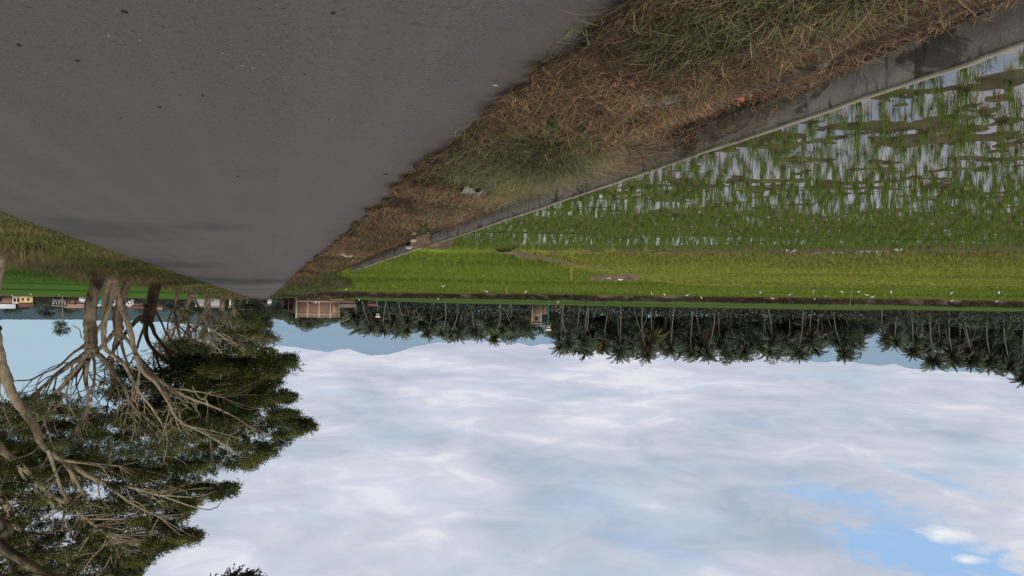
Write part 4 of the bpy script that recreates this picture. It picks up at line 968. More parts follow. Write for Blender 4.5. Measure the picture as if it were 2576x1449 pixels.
def tree_trunks():
    T = {}
    # nearest visible tree at the photo's edge
    t = Tree(Q(0, 640, 24.0), 24.0); t.foot(Q(-10, 648, 24), 0.23)
    t.limb([(-10, 648), (-15, 690), (-24, 740), (-28, 800), (-18, 860), (-6, 905)], 0.23, 0.17, sides=12)
    t.limb([(-8, 870), (8, 930), (30, 990), (62, 1035), (88, 1075), (108, 1120), (150, 1152), (205, 1185), (262, 1214), (330, 1225), (400, 1245)], 0.15, 0.03, (0, -0.5, -1.5), 10)
    t.limb([(150, 1152), (180, 1190), (205, 1235), (222, 1258)], 0.06, 0.015, (-1.0, -1.2))
    t.limb([(160, 1158), (235, 1166), (300, 1172)], 0.05, 0.015, (-1.0, -0.5))
    t.limb([(262, 1214), (330, 1265), (400, 1300)], 0.045, 0.012, (-1.3, -1.5))
    t.limb([(-10, 860), (-40, 960), (-30, 1060), (0, 1125), (40, 1160), (80, 1195), (130, 1245), (180, 1272), (240, 1322), (285, 1352)], 0.14, 0.025, (0, 0.5, 1.0), 10)
    t.limb([(40, 1160), (60, 1200), (90, 1230), (135, 1275)], 0.05, 0.015, (0.6, 0.8))
    t.limb([(-12, 820), (-60, 930), (-90, 1050), (-30, 1190), (10, 1260), (45, 1330), (95, 1390)], 0.17, 0.05, (0, 1.5, 2.5), 10)
    t.limb([(-4, 905), (16, 925), (30, 950), (34, 958)], 0.06, 0.012, (0, -0.1))       # broken stub
    t.limb([(-14, 780), (-80, 880), (-200, 980), (-330, 1100)], 0.14, 0.05, (0, 0, -1))
    t.limb([(120, 1130), (170, 1260), (250, 1330), (330, 1400)], 0.05, 0.012, (-0.8, 0.5))
    t.limb([(-4, 905), (0, 950), (-2, 985), (10, 1010)], 0.05, 0.015)
    T['N0'] = t
    # tree A: mottled trunk with fanned limbs
    t = Tree(Q(244, 690, 41.0), 41.0); t.foot(Q(244, 697, 41), 0.30)
    t.limb([(244, 697), (239, 731), (229, 773), (227, 815), (228, 850), (231, 886)], 0.29, 0.23, sides=12)
    t.limb([(230, 880), (205, 898), (182, 913), (143, 942), (118, 965), (88, 990), (50, 1016)], 0.15, 0.04, (0, -0.5, -1))
    t.limb([(228, 855), (205, 874), (182, 890), (146, 923), (111, 938), (78, 955), (40, 958), (22, 965)], 0.075, 0.015, (0, -1, -2))
    t.limb([(232, 884), (238, 923), (235, 968), (228, 985), (252, 1015)], 0.075, 0.02, (0, 0.3))
    t.limb([(233, 886), (255, 898), (277, 926), (309, 968), (334, 1020), (372, 1054)], 0.15, 0.04, (0, -0.4, -0.8))
    t.limb([(229, 880), (200, 918), (170, 952), (140, 1000), (110, 1050)], 0.13, 0.03, (0.1, 1.0, 1.8))
    t.limb([(182, 913), (175, 960), (160, 1000), (128, 1040)], 0.05, 0.012, (-0.3, -0.3))
    t.limb([(222, 905), (216, 950), (222, 1000), (216, 1050)], 0.11, 0.03, (0.2, 0.8))
    t.limb([(285, 940), (300, 1000), (292, 1060)], 0.05, 0.015, (-0.4, 0)); t.limb([(334, 1020), (340, 1070), (330, 1110)], 0.05, 0.012, (-0.6, -0.4))
    t.limb([(143, 942), (135, 980), (120, 1010), (80, 1040)], 0.045, 0.012, (-0.5, -0.8))
    t.limb([(205, 850), (200, 830), (182, 818)], 0.03, 0.012, (-1, -1.2))
    T['A'] = t
    # tree B: pair of pale stems from one foot
    t = Tree(Q(283, 697, 44.0), 44.0); t.foot(Q(277, 700, 44), 0.20); t.foot(Q(289, 702, 44), 0.19)
    t.limb([(276, 700), (268, 735), (264, 775), (261, 828), (263, 868), (271, 884), (309, 913), (332, 955), (350, 985), (385, 1030)], 0.19, 0.04, (0, 0, 0.5))
    t.limb([(289, 702), (292, 725), (300, 762), (315, 796), (331, 845), (341, 892), (358, 922), (391, 949), (430, 976), (480, 1002), (530, 1020), (575, 1040)], 0.20, 0.035, (0, 0, -0.6))
    t.limb([(343, 895), (360, 935), (392, 963), (420, 1006), (447, 1053), (510, 1088), (570, 1120)], 0.12, 0.025, (-0.2, -1.0))
    t.limb([(342, 893), (350, 930), (347, 970), (340, 1010)], 0.06, 0.02, (-0.2, 0.3))
    t.limb([(286, 705), (279, 755), (265, 800), (247, 828), (228, 856), (210, 880)], 0.12, 0.07, (0, -0.4, -0.6))
    t.limb([(447, 1053), (470, 1070), (540, 1085), (610, 1105)], 0.05, 0.012, (-0.8, -1.4)); t.limb([(430, 976), (500, 985), (560, 1000)], 0.05, 0.012, (-0.4, 0)); t.limb([(309, 913), (345, 930), (400, 940)], 0.06, 0.015, (0.2, 1.0))
    T['B'] = t
    t = Tree(Q(321, 706, 50.0), 50.0); t.foot(Q(321, 709, 50), 0.22)
    t.limb([(321, 709), (309, 747), (297, 796), (298, 832)], 0.23, 0.22, sides=10)
    t.limb([(299, 830), (312, 846), (330, 868), (352, 900), (400, 950), (450, 990)], 0.13, 0.03, (0, 0.3))
    t.limb([(297, 826), (270, 856), (240, 888), (205, 925), (150, 985)], 0.15, 0.04, (0, 0.5))
    t.limb([(298, 832), (288, 870), (282, 905), (280, 968), (270, 1020)], 0.14, 0.03, (0, 0.5)); t.limb([(299, 832), (312, 890), (330, 930), (380, 990)], 0.10, 0.03, (0, 1))
    T['C'] = t
    t = Tree(Q(389, 712, 62.0), 62.0); t.foot(Q(390, 714, 62), 0.40)
    t.limb([(390, 714), (385, 750), (376, 785), (368, 812)], 0.38, 0.34, sides=12)
    t.limb([(372, 795), (350, 802), (325, 826), (300, 862), (270, 905)], 0.22, 0.06, (0, 0.5)); t.limb([(367, 812), (368, 845), (385, 878), (430, 915), (500, 940)], 0.2, 0.04, (0, -0.5))
    t.limb([(370, 806), (383, 822), (396, 850), (440, 890), (520, 905)], 0.2, 0.04, (0, 0.3)); t.limb([(386, 758), (390, 778), (404, 806), (425, 850), (470, 895)], 0.11, 0.03, (0, -0.5)); t.limb([(366, 815), (352, 850), (340, 890), (320, 930)], 0.12, 0.03)
    t.limb([(385, 878), (420, 960), (480, 1010)], 0.1, 0.03, (-0.3, -2)); t.limb([(396, 850), (460, 930), (560, 960), (640, 950)], 0.1, 0.02, (0, -3))
    T['D'] = t
    t = Tree(Q(448, 717, 80.0), 80.0); t.foot(Q(448, 719, 80), 0.22)
    t.limb([(448, 719), (446, 745), (441, 773), (443, 800), (450, 835), (462, 880)], 0.22, 0.05); t.limb([(442, 775), (425, 800), (418, 840), (400, 880)], 0.10, 0.03); t.limb([(446, 815), (470, 840), (510, 870), (560, 890)], 0.09, 0.03)
    T['E'] = t
    t = Tree(Q(485, 720, 95.0), 95.0); t.foot(Q(485, 721, 95), 0.34)
    t.limb([(485, 721), (484, 735), (481, 748)], 0.36, 0.36)
    for pts, a0, a1 in (([(481, 746), (472, 765), (458, 795), (446, 815), (430, 850)], 0.28, 0.07), ([(470, 770), (468, 800), (474, 820), (480, 850), (500, 880)], 0.24, 0.05), ([(484, 748), (496, 765), (505, 790), (513, 818), (524, 850), (560, 890)], 0.22, 0.05), ([(500, 775), (497, 810), (492, 840), (488, 875)], 0.15, 0.04), ([(505, 790), (520, 815), (550, 840), (600, 868), (640, 890)], 0.14, 0.03), ([(458, 795), (440, 822), (415, 845), (390, 880)], 0.14, 0.03), ([(474, 820), (462, 850), (470, 890)], 0.12, 0.03), ([(513, 818), (516, 850), (520, 885)], 0.10, 0.03)):
        t.limb(pts, a0, a1, (0, random.uniform(-2, 2)))
    T['F'] = t
    t = Tree(Q(522, 742, 120.0), 120.0); t.foot(Q(523, 745, 120), 0.45)
    t.limb([(523, 745), (522, 765), (524, 788)], 0.45, 0.38)
    for pts, a0, a1 in (([(524, 785), (534, 800), (550, 822), (575, 848), (615, 878), (650, 895)], 0.26, 0.05), ([(524, 788), (526, 815), (540, 840), (560, 870)], 0.24, 0.05), ([(523, 786), (515, 812), (508, 835), (512, 870)], 0.22, 0.05), ([(530, 795), (540, 812), (541, 830), (570, 850), (600, 866)], 0.18, 0.04), ([(522, 770), (505, 790), (490, 815), (480, 840)], 0.16, 0.05), ([(550, 822), (590, 838), (640, 850), (670, 858)], 0.14, 0.03), ([(560, 835), (600, 862), (640, 880)], 0.12, 0.03)):
        t.limb(pts, a0, a1, (0, random.uniform(-3, 3)))
    T['G'] = t
    for key, x, y, Y, tone in (('H', 560, 746, 160.0, 0), ('I', 587, 742, 215.0, 0), ('J', 606, 748, 280.0, 0), ('K', 622, 751, 330.0, 0)):
        t = Tree(Q(x, y, Y), Y); s = 160 / Y; t.foot(Q(x, y, Y), 0.42)
        hh = {'H': 36, 'I': 30, 'J': 22, 'K': 18}[key]
        t.limb([(x, y), (x - 1, y + hh * 0.4), (x - 2, y + hh)], 0.42, 0.36)
        for _ in range(6):
            dx = random.uniform(-30, 45) * s; t.limb([(x - 2, y + hh * random.uniform(0.7, 1)), (x + dx * 0.4, y + hh + 22 * s), (x + dx, y + hh + random.uniform(45, 70) * s)], 0.22, 0.05, (0, random.uniform(-4, 4)))
        T[key] = t
    # tree nearer than the frame, only its limb and a few sprays come into view
    t = Tree(np.array([8.4, 12.5, 0]), 12.5)
    P = np.array([[8.4, 12.5, -0.4], [8.3, 12.5, 1.2], [8.1, 12.6, 3.0], [7.6, 12.8, 4.2]]); t.path(P, 0.30, 0.22, 12)
    pts = [Q(-60, 1300, 12.6), Q(0, 1368, 12.4), Q(45, 1402, 12.2), Q(90, 1428, 12.0), Q(150, 1462, 11.6), Q(330, 1560, 10.6), Q(520, 1620, 10.2)]
    t.path(np.array([[7.6, 12.8, 4.2]] + pts), 0.08, 0.03, 10)
    t.path(np.array([[7.6, 12.8, 4.2], [7.9, 13.4, 5.5], [8.8, 14, 7.0]]), 0.17, 0.08, 9)
    T['N1'] = t
    return T

TR = tree_trunks()
for k_, n_, rm_, L_, dm_ in (('A', 48, 0.12, 2.0, 4.8), ('B', 42, 0.10, 2.2, 5.0), ('C', 26, 0.12, 2.4, 4.8), ('D', 30, 0.14, 3.0, 4.8), ('N0', 24, 0.08, 1.4, 4.8), ('E', 20, 0.12, 2.6, 3), ('F', 100, 0.26, 3.6, 2.0), ('G', 95, 0.28, 4.2, 2.2), ('H', 25, 0.25, 4, 2.5), ('I', 20, 0.25, 5, 2.5), ('J', 14, 0.25, 5, 2), ('K', 10, 0.25, 5, 2)):
    TR[k_].fan(n_, rm_, L_, dmin=dm_)
def foliage():
    def spread(keys, poly, n, mind, Y0, Y1, rpx, sprays, leaf, holes=(), colr=DK, twigs=7, flat=0.5, dens_jit=0.35, ns=9):
        for (x, y) in scatter(poly, n, mind, holes):
            Y = random.uniform(Y0, Y1); c = Q(x, y, Y); r = rpx * Y / F_PX * random.uniform(0.62, 1.12)
            t = min((TR[k] for k in keys), key=lambda q: min(np.linalg.norm(nd[0] - c) for nd in q.nodes[::3]))
            cr = colr if random.random() < 0.6 else (MD if colr is DK else DK)
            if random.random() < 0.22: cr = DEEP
            t.pad(c, (r * 1.15, r * 1.15, r * flat), int(sprays * random.uniform(1 - dens_jit, 1 + dens_jit)), leaf, twigs, cr, ns)
    # A, B, C, D crowns over the road
    poly = [(-60, 1010), (60, 1003), (120, 1000), (200, 1030), (300, 1040), (400, 1010), (470, 950), (560, 905), (640, 893), (700, 893), (722, 918), (680, 950), (710, 995), (690, 1025), (765, 1068), (705, 1090), (668, 1122), (630, 1155), (560, 1180), (300, 1190), (-60, 1190)]
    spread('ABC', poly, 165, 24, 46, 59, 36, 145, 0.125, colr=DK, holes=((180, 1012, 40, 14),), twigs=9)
    # outer rim tips pushing into the sky
    for x, y in ((724, 905), (712, 990), (722, 1000), (770, 1066), (748, 1076), (706, 1096), (672, 1130), (632, 1166), (690, 1060), (655, 985), (690, 940), (735, 1045)):
        spread('BC', [(x - 14, y - 12), (x + 10, y - 12), (x + 10, y + 10), (x - 14, y + 10)], 5, 4, 46, 54, 17, 60, 0.11, colr=DK)
    # inner dark mass between the limbs and beyond
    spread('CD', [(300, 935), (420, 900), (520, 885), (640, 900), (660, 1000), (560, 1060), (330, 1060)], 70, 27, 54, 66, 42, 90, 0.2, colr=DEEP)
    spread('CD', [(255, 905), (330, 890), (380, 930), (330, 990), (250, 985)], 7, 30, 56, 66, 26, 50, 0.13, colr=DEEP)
    # sparse leaf over the left limbs
    spread('A', [(50, 985), (140, 990), (130, 1040), (40, 1040)], 7, 22, 39, 43, 17, 40, 0.09, colr=DK)
    spread('A', [(170, 1000), (240, 1000), (260, 1030), (180, 1030)], 5, 22, 42, 46, 16, 34, 0.09, colr=DK)
    # near tree N0
    poly = [(-200, 1090), (20, 1100), (120, 1150), (260, 1165), (420, 1170), (560, 1225), (530, 1245), (470, 1262), (450, 1290), (455, 1350), (390, 1372), (350, 1400), (320, 1449), (300, 1540), (-200, 1540)]
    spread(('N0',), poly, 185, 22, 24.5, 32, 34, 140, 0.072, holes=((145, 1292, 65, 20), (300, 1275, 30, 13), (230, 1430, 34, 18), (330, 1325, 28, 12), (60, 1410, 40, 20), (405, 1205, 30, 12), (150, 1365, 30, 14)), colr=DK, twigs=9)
    spread(('N0',), [(-60, 1110), (120, 1165), (260, 1180), (420, 1200), (430, 1300), (300, 1449), (-60, 1449)], 26, 50, 21, 24, 24, 60, 0.07, holes=((145, 1292, 80, 30), (300, 1275, 45, 20), (230, 1430, 45, 26)), colr=MD, twigs=10)
    for x, y in ((572, 1228), (545, 1238), (520, 1225), (470, 1268), (468, 1345), (440, 1358), (480, 1350), (398, 1376), (355, 1408), (330, 1440), (450, 1295), (425, 1325)):
        spread(('N0',), [(x - 16, y - 12), (x + 8, y - 12), (x + 8, y + 10), (x - 16, y + 10)], 5, 4, 24, 28, 17, 60, 0.065, colr=DK)
    # nearer tree N1: sprays just entering the frame
    spread(('N1',), [(535, 1442), (610, 1446), (640, 1560), (430, 1600), (500, 1470)], 14, 24, 10.0, 10.8, 26, 60, 0.055, colr=DEEP)
    spread(('N1',), [(-100, 1450), (200, 1475), (420, 1520), (400, 1640), (-100, 1640)], 30, 40, 10.5, 13.5, 46, 70, 0.06, colr=DK)
    # distant trees of the row
    spread('EFG', [(430, 862), (520, 858), (600, 872), (690, 885), (722, 905), (640, 915), (560, 900), (450, 905)], 48, 20, 86, 118, 28, 90, 0.3, colr=MD, twigs=5)
    spread('DEF', [(400, 860), (470, 850), (520, 870), (500, 900), (420, 900)], 10, 26, 74, 92, 24, 60, 0.2, colr=DEEP, twigs=5)
    spread('GH', [(545, 835), (600, 832), (660, 842), (680, 850), (640, 868), (560, 865)], 26, 18, 118, 165, 22, 90, 0.32, colr=MD, twigs=4)
    spread('HI', [(575, 800), (620, 792), (655, 810), (668, 838), (640, 850), (580, 845), (560, 820)], 26, 15, 165, 225, 18, 80, 0.42, colr=DK, twigs=3)
    spread('IJK', [(600, 778), (635, 765), (655, 775), (672, 800), (660, 825), (610, 815)], 26, 11, 230, 330, 14, 70, 0.55, colr=DEEP, twigs=2)
    for x, y in ((450, 790), (462, 778), (500, 772), (495, 782), (474, 800), (445, 805)):
        spread('F', [(x - 6, y - 5), (x + 6, y - 5), (x + 6, y + 5), (x - 6, y + 5)], 1, 3, 92, 94, 9, 22, 0.16, colr=MD, twigs=2)
foliage()
for key, lab, bark in (('N0', 'tree with a pale knobbly limb and broken stub at the photo edge', 'bark_pale'), ('A', 'big mottled single trunk fanning into limbs beside the dry shrub', 'bark_mid'), ('B', 'pale twin stemmed tree crossing in front of its neighbours', 'bark_pale'),
                       ('C', 'darker leaning tree just behind the pale twin stems', 'bark_dark'), ('D', 'stout dark trunk forking low between the twin stems and the thin tree', 'bark_dark'), ('E', 'thin dark straight trunk next to the stout dark tree', 'bark_dark'),
                       ('F', 'tan tree splitting near the ground into many pale stems', 'bark_pale'), ('G', 'thick brown trunk in front of the grey blocks with spreading limbs', 'bark_mid'), ('H', 'roadside tree just past the grey blocks', 'bark_mid'),
                       ('I', 'small looking distant roadside tree third from the road end', 'bark_mid'), ('J', 'distant roadside tree second from the road end', 'bark_mid'), ('K', 'last tiny tree of the row at the road end', 'bark_mid'),
                       ('N1', 'nearest tree, only its ridged grey limb and a few sprays in view', 'bark_mid')):
    TR[key].done('roadside_tree', lab, bark)

# ------------------------------------------------------------------ coconut grove
def treeline(x): return float(np.interp(x, [0, 690, 1069, 1500, 1949, 2576], [745, 757, 761.5, 768, 781, 790.6]))

def palm_crown(seed, yellow=0.0, n=48, L=4.5):
    r = np.random.default_rng(seed); a = Acc()
    for k in range(n):
        az = k * 2.399 + r.uniform(-0.3, 0.3); q = k / (n - 1)
        el = math.radians(88 - 96 * q ** 1.5 + r.uniform(-12, 12)); ln = L * r.uniform(0.5, 1.12) * (0.8 + 0.2 * math.sin(math.pi * q))
        bend = r.uniform(1.2, 2.3); m = 13; P = [np.zeros(3)]; e = el
        for i in range(m):
            P.append(P[-1] + ln / m * np.array([math.cos(e) * math.cos(az), math.cos(e) * math.sin(az), math.sin(e)])); e -= bend / m * (0.4 + 1.2 * i / m)
        P = np.array(P); old = q > 0.8
        base = np.array([0.078, 0.098, 0.066]) * r.uniform(0.65, 1.3)  # green lightened and greyed, so distance haze sits in the frond colour
        if q < 0.45: base = base * 1.25 + np.array([0.016, 0.015, 0.0])
        if old and r.uniform() < 0.6: base = np.array([0.075, 0.055, 0.028])
        if yellow and r.uniform() < yellow: base = np.array([0.16, 0.13, 0.035]) * r.uniform(0.7, 1.1)
        tube(a, P, np.linspace(0.055, 0.015, len(P)), 3, base * 1.3, cap=False)
        T = unit(np.gradient(P, axis=0)); s = unit(np.cross(T, [0, 0, 1.0]) + 1e-6)
        tt = np.linspace(0.10, 0.99, 30); i = tt * (len(P) - 1); i0 = np.minimum(i.astype(int), len(P) - 2); f = (i - i0)[:, None]
        B = P[i0] * (1 - f) + P[i0 + 1] * f; Tt = T[i0]; S = s[i0]; r.uniform()
        for sg in (-1, 1):
            ll = 0.68 * np.sin(math.pi * (0.15 + 0.8 * tt)) * r.uniform(0.8, 1.1)
            D = unit(S * sg * 0.8 + Tt * 0.28 + np.array([0, 0, -0.95]) + r.normal(0, 0.12, (30, 3)))
            tip = B + D * ll[:, None] + np.array([0, 0, -0.15]); wv = Tt * 0.075
            V = np.stack([B - wv, B + wv, tip], 1); c = base * r.uniform(0.7, 1.3, (30, 1))
            a.add(V.reshape(-1, 3), None, np.arange(90).reshape(30, 3), np.repeat(c, 3, 0))
    # nuts
    me = a.mesh('crown'); me.materials.append(MT['palm']); return me
CROWNS = [palm_crown(100 + i, n=44 + i % 3 * 5) for i in range(6)]
YCROWN = palm_crown(300, 0.55); BCROWN = palm_crown(301, 0.25)

def palm(x, y, rpx, label, group, t=240.0, crown=None, xb=None):
    top = C(x, y, t); xb = x + random.gauss(0, 17) if xb is None else xb
    base = C(xb, treeline(xb), t)
    zb = Z3B - 0.3
    root = empty('palm_tree', (base[0], base[1], zb), 0, label, 'palm tree', group)
    a = Acc(); P0 = np.zeros(3); P2 = top - np.array(root.location); bend = random.uniform(-1, 1) * 0.6
    mid = P2 * 0.5 + np.array([bend, 0, 0]) - np.array([P2[0] * 0.18, P2[1] * 0.18, 0])
    tube(a, smooth_path(np.array([P0, mid, P2]), 6), np.linspace(0.17, 0.10, 13), 6)
    a.build('trunk', MT['palm_trunk'], root, smooth=True)
    o = bpy.data.objects.new('crown', crown or random.choice(CROWNS)); col.objects.link(o); o.parent = root; o.location = P2
    s = rpx * t / F_PX / 3.4; o.scale = (s, s, s * random.uniform(1.0, 1.3)); o.rotation_euler = (random.uniform(-0.25, 0.25), random.uniform(-0.25, 0.25), random.uniform(0, TAU))
    return root

PALMS = [(774, 816, 19, 'small coconut palm standing behind the unfinished brick house'), (898, 811, 21, None), (933, 824, 25, None), (964, 830, 20, None), (983, 828, 22, None), (1024, 829, 23, None), (1057, 814, 20, None), (1077, 838, 22, None),
         (1113, 840, 19, None), (1132, 845, 21, None), (1195, 834, 20, None), (1245, 850, 25, 'coconut palm with a tuft of yellow fronds in the middle of the grove'), (1291, 826, 26, None), (1409, 872, 27, None), (1428, 856, 32, None), (1455, 877, 25, None),
         (1472, 880, 26, None), (1518, 874, 27, 'coconut palm with brownish rusty lower fronds near the lone box on a green pole'), (1558, 883, 30, None), (1626, 889, 33, None), (1639, 843, 36, 'lower coconut palm thrusting three big pale fronds in front of the grove'),
         (1688, 877, 29, None), (1736, 885, 29, None), (1780, 887, 31, None), (1808, 852, 38, 'low coconut palm with long bright raised fronds beside a cluster of pale trunks'), (1837, 887, 27, None), (1872, 885, 30, None), (1942, 856, 30, None), (2010, 884, 32, None), (2051, 878, 29, None), (2122, 887, 30, None),
         (2253, 857, 30, None), (2297, 884, 32, None), (2350, 905, 34, None), (2395, 896, 42, 'huge broad crowned coconut palm above three slanting trunks'), (2447, 902, 38, None), (2491, 906, 36, None), (2540, 922, 36, None), (2578, 944, 38, None)]
n_ = 0
for x, y, r, lab in PALMS:
    n_ += 1
    big = x > 2230
    palm(x, y - 4, r * random.uniform(0.9, 1.12), lab or '%s coconut palm crown along the grove skyline, counted from the brick house' % ORD[n_], 'coconut palms of the grove skyline', 185.0 if big else random.uniform(232, 246),
         YCROWN if x == 1245 else BCROWN if x in (1518, 1639, 1808) else None)
for i in range(100):
    x = 880 + 1700 * ((i + random.random()) / 100)
    if 1335 < x < 1402 or 2160 < x < 2232: continue
    top = float(np.interp(x, [880, 1300, 1420, 2000, 2200, 2576], [812, 830, 862, 876, 842, 912])) - random.uniform(-4, 26)
    palm(x, top, random.uniform(24, 40), 'slim coconut palm hidden deep in the dark grove among many alike', 'palms deep inside the grove', random.uniform(236, 275) if x < 2230 else random.uniform(190, 230))

def broad_mesh(seed, w=4.2, h=8.5, tone=1.0):
    r = np.random.default_rng(seed); a = Acc(); tr = Acc()
    cl = []
    for k in range(15):
        th = r.uniform(0, TAU); q = r.uniform(0, 1) ** 0.5 * w * 0.75; z = h * r.uniform(0.38, 0.95); q *= math.sqrt(max(0.1, 1 - ((z / h - 0.55) / 0.5) ** 2)); cl.append((q * math.cos(th), q * math.sin(th), z, r.uniform(0.9, 1.7)))
    for (x, y, z, s) in cl:
        n = 230; d = unit(r.normal(size=(n, 3))) * (r.uniform(0.3, 1, (n, 1)) ** 0.4) * np.array([s * 1.2, s * 1.2, s * 0.85]); P = np.array([x, y, z]) + d
        k = np.clip(0.5 + 0.5 * d[:, 2:3] / s + r.normal(0, 0.2, (n, 1)), 0, 1); c = lerp3((0.042, 0.054, 0.047), (0.115, 0.14, 0.085), k) * tone  # leaf colours lifted toward blue-grey to carry distance haze
        D = unit(d + r.normal(0, 0.6, (n, 3)) * s); S = unit(np.cross(D, r.normal(size=(n, 3))))
        L = r.uniform(0.25, 0.6, (n, 1)); V = np.stack([P, P + D * L * 0.5 + S * L * 0.3, P + D * L, P + D * L * 0.5 - S * L * 0.3], 1)
        a.add(V.reshape(-1, 3), np.arange(4 * n).reshape(n, 4), None, np.repeat(c, 4, 0))
        tube(tr, smooth_path(np.array([[0, 0, h * 0.25], [x * 0.4, y * 0.4, z * 0.7], [x, y, z]]), 3), np.linspace(0.12, 0.03, 7), 4)
    tube(tr, np.array([[0, 0, -0.5], [0.1, 0, h * 0.2], [0, 0.1, h * 0.6]]), [0.24, 0.2, 0.1], 6)
    m1 = a.mesh('crown'); m1.materials.append(MT['bush']); m2 = tr.mesh('trunk', True); m2.materials.append(MT['bark_dark'])
    return m1, m2
BROAD = [broad_mesh(400 + i, 3.6 + 0.5 * (i % 3), 8.0 + (i % 4), 0.9 + 0.12 * i) for i in range(5)]
def broad(x, y, t, hpx, label, group, z=Z3B - 0.2, wide=1.0):
    p = C(x, y, t); m = random.choice(BROAD); root = empty('broadleaf_tree', (p[0], p[1], z), random.uniform(0, TAU), label, 'tree', group)
    s = hpx * t / F_PX / 9.0; root.scale = (s * wide, s * wide, s)
    for nm, me in (('crown', m[0]), ('trunk', m[1])):
        o = bpy.data.objects.new(nm, me); col.objects.link(o); o.parent = root
    return root
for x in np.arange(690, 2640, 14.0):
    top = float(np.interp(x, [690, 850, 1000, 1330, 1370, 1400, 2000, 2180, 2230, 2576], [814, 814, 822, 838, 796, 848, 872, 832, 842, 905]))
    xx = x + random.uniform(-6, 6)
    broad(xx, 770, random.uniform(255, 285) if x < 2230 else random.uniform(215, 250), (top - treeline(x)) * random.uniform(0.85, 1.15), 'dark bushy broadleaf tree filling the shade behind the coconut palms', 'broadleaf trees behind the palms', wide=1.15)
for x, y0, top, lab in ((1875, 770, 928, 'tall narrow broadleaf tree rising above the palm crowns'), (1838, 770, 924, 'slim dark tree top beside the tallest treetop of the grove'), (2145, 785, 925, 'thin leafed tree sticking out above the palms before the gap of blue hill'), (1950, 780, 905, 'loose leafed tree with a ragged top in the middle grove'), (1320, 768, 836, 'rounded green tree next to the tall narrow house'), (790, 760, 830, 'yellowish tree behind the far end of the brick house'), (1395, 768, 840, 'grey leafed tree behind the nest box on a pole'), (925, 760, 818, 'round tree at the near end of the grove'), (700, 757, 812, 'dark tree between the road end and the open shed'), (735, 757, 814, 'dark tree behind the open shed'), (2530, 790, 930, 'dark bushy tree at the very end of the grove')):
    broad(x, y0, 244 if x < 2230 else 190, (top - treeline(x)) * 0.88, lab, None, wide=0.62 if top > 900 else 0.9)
# undergrowth along the grove foot
def undergrowth():
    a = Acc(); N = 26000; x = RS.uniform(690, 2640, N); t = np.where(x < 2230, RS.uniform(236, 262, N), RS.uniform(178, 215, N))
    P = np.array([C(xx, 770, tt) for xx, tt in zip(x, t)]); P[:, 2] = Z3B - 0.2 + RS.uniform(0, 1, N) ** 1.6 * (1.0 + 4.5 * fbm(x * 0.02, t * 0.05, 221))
    k = RS.uniform(0, 1, (N, 1)); c = lerp3((0.038, 0.046, 0.040), (0.09, 0.11, 0.066), k)  # same distance haze mixed into the undergrowth colour
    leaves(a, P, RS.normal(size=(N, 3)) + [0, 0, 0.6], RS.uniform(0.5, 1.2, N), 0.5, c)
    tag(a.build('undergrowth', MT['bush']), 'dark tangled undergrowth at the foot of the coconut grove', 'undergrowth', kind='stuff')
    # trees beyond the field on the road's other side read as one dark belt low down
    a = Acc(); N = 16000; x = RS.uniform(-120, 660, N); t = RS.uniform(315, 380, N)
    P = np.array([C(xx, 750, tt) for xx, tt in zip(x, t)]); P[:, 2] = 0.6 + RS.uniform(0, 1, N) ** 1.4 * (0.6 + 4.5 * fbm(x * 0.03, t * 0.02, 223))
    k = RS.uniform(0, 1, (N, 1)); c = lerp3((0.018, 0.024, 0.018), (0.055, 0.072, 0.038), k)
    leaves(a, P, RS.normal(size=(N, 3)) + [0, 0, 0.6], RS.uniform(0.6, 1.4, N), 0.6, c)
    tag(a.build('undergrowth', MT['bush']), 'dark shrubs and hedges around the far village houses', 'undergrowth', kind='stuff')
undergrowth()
for i, x in enumerate(np.arange(-40, 660, 23.0)):
    broad(x + random.uniform(-7, 7), 748, random.uniform(335, 400), random.uniform(26, 47), 'bushy tree of the dark belt behind the village houses', 'trees behind the village', wide=1.3)
for x, hp, lab in ((690, 13, 'round green bush where the road disappears'), (640, 16, 'dark bush on the tree side of the road end'), (664, 18, 'dark bush closing the end of the road')):
    broad(x, 757, 200 if x == 690 else 345, hp, lab, None, z=-0.3, wide=1.5)

# ------------------------------------------------------------------ hills
def ridge_far(pts, R_, name, label, mat, jag, zb=-5, seed=1, n=420):
    a = Acc(); xs = np.array([p[0] for p in pts], float); ys = np.array([p[1] for p in pts], float)
    x = np.linspace(xs[0], xs[-1], n); y = np.interp(x, xs, ys) + jag * (fbm(x * 0.05, x * 0, seed, 5) - 0.5)
    top = np.array([C(p, q, R_) for p, q in zip(x, y)]); rows = []
    for f, back in ((0, -0.35), (0.35, -0.22), (0.7, -0.1), (1.0, 0), (0.6, 0.12), (0, 0.3)):
        r = top.copy(); r[:, :2] *= (1 + back); wob = 1 + 0.12 * (fbm(x * 0.03, x * 0 + f * 9, seed + 3) - 0.5) * (f not in (0, 1.0)); r[:, 2] = zb + (top[:, 2] - zb) * f * wob; rows.append(r)
    Rw = np.stack(rows); grid(a, Rw[..., 0], Rw[..., 1], Rw[..., 2])
    structure(a.build(name, mat, smooth=True), label)
ridge_far([(330, 740), (430, 765), (560, 845), (640, 868), (690, 868), (740, 873), (790, 881), (830, 886), (860, 877), (880, 878), (905, 888), (932, 894), (972, 893), (1000, 885), (1060, 868), (1100, 862), (1200, 858), (1300, 861), (1335, 871), (1370, 865), (1420, 868), (1600, 872), (1800, 878), (1950, 893), (2060, 912), (2100, 909), (2130, 908), (2170, 915), (2215, 920), (2250, 915), (2280, 926), (2330, 930), (2400, 934), (2500, 938), (2576, 942), (2900, 960), (3400, 940)], 7500, 'mountains', 'hazy blue mountain range beyond the coconut grove', MT['mountain'], 3.0, seed=5)
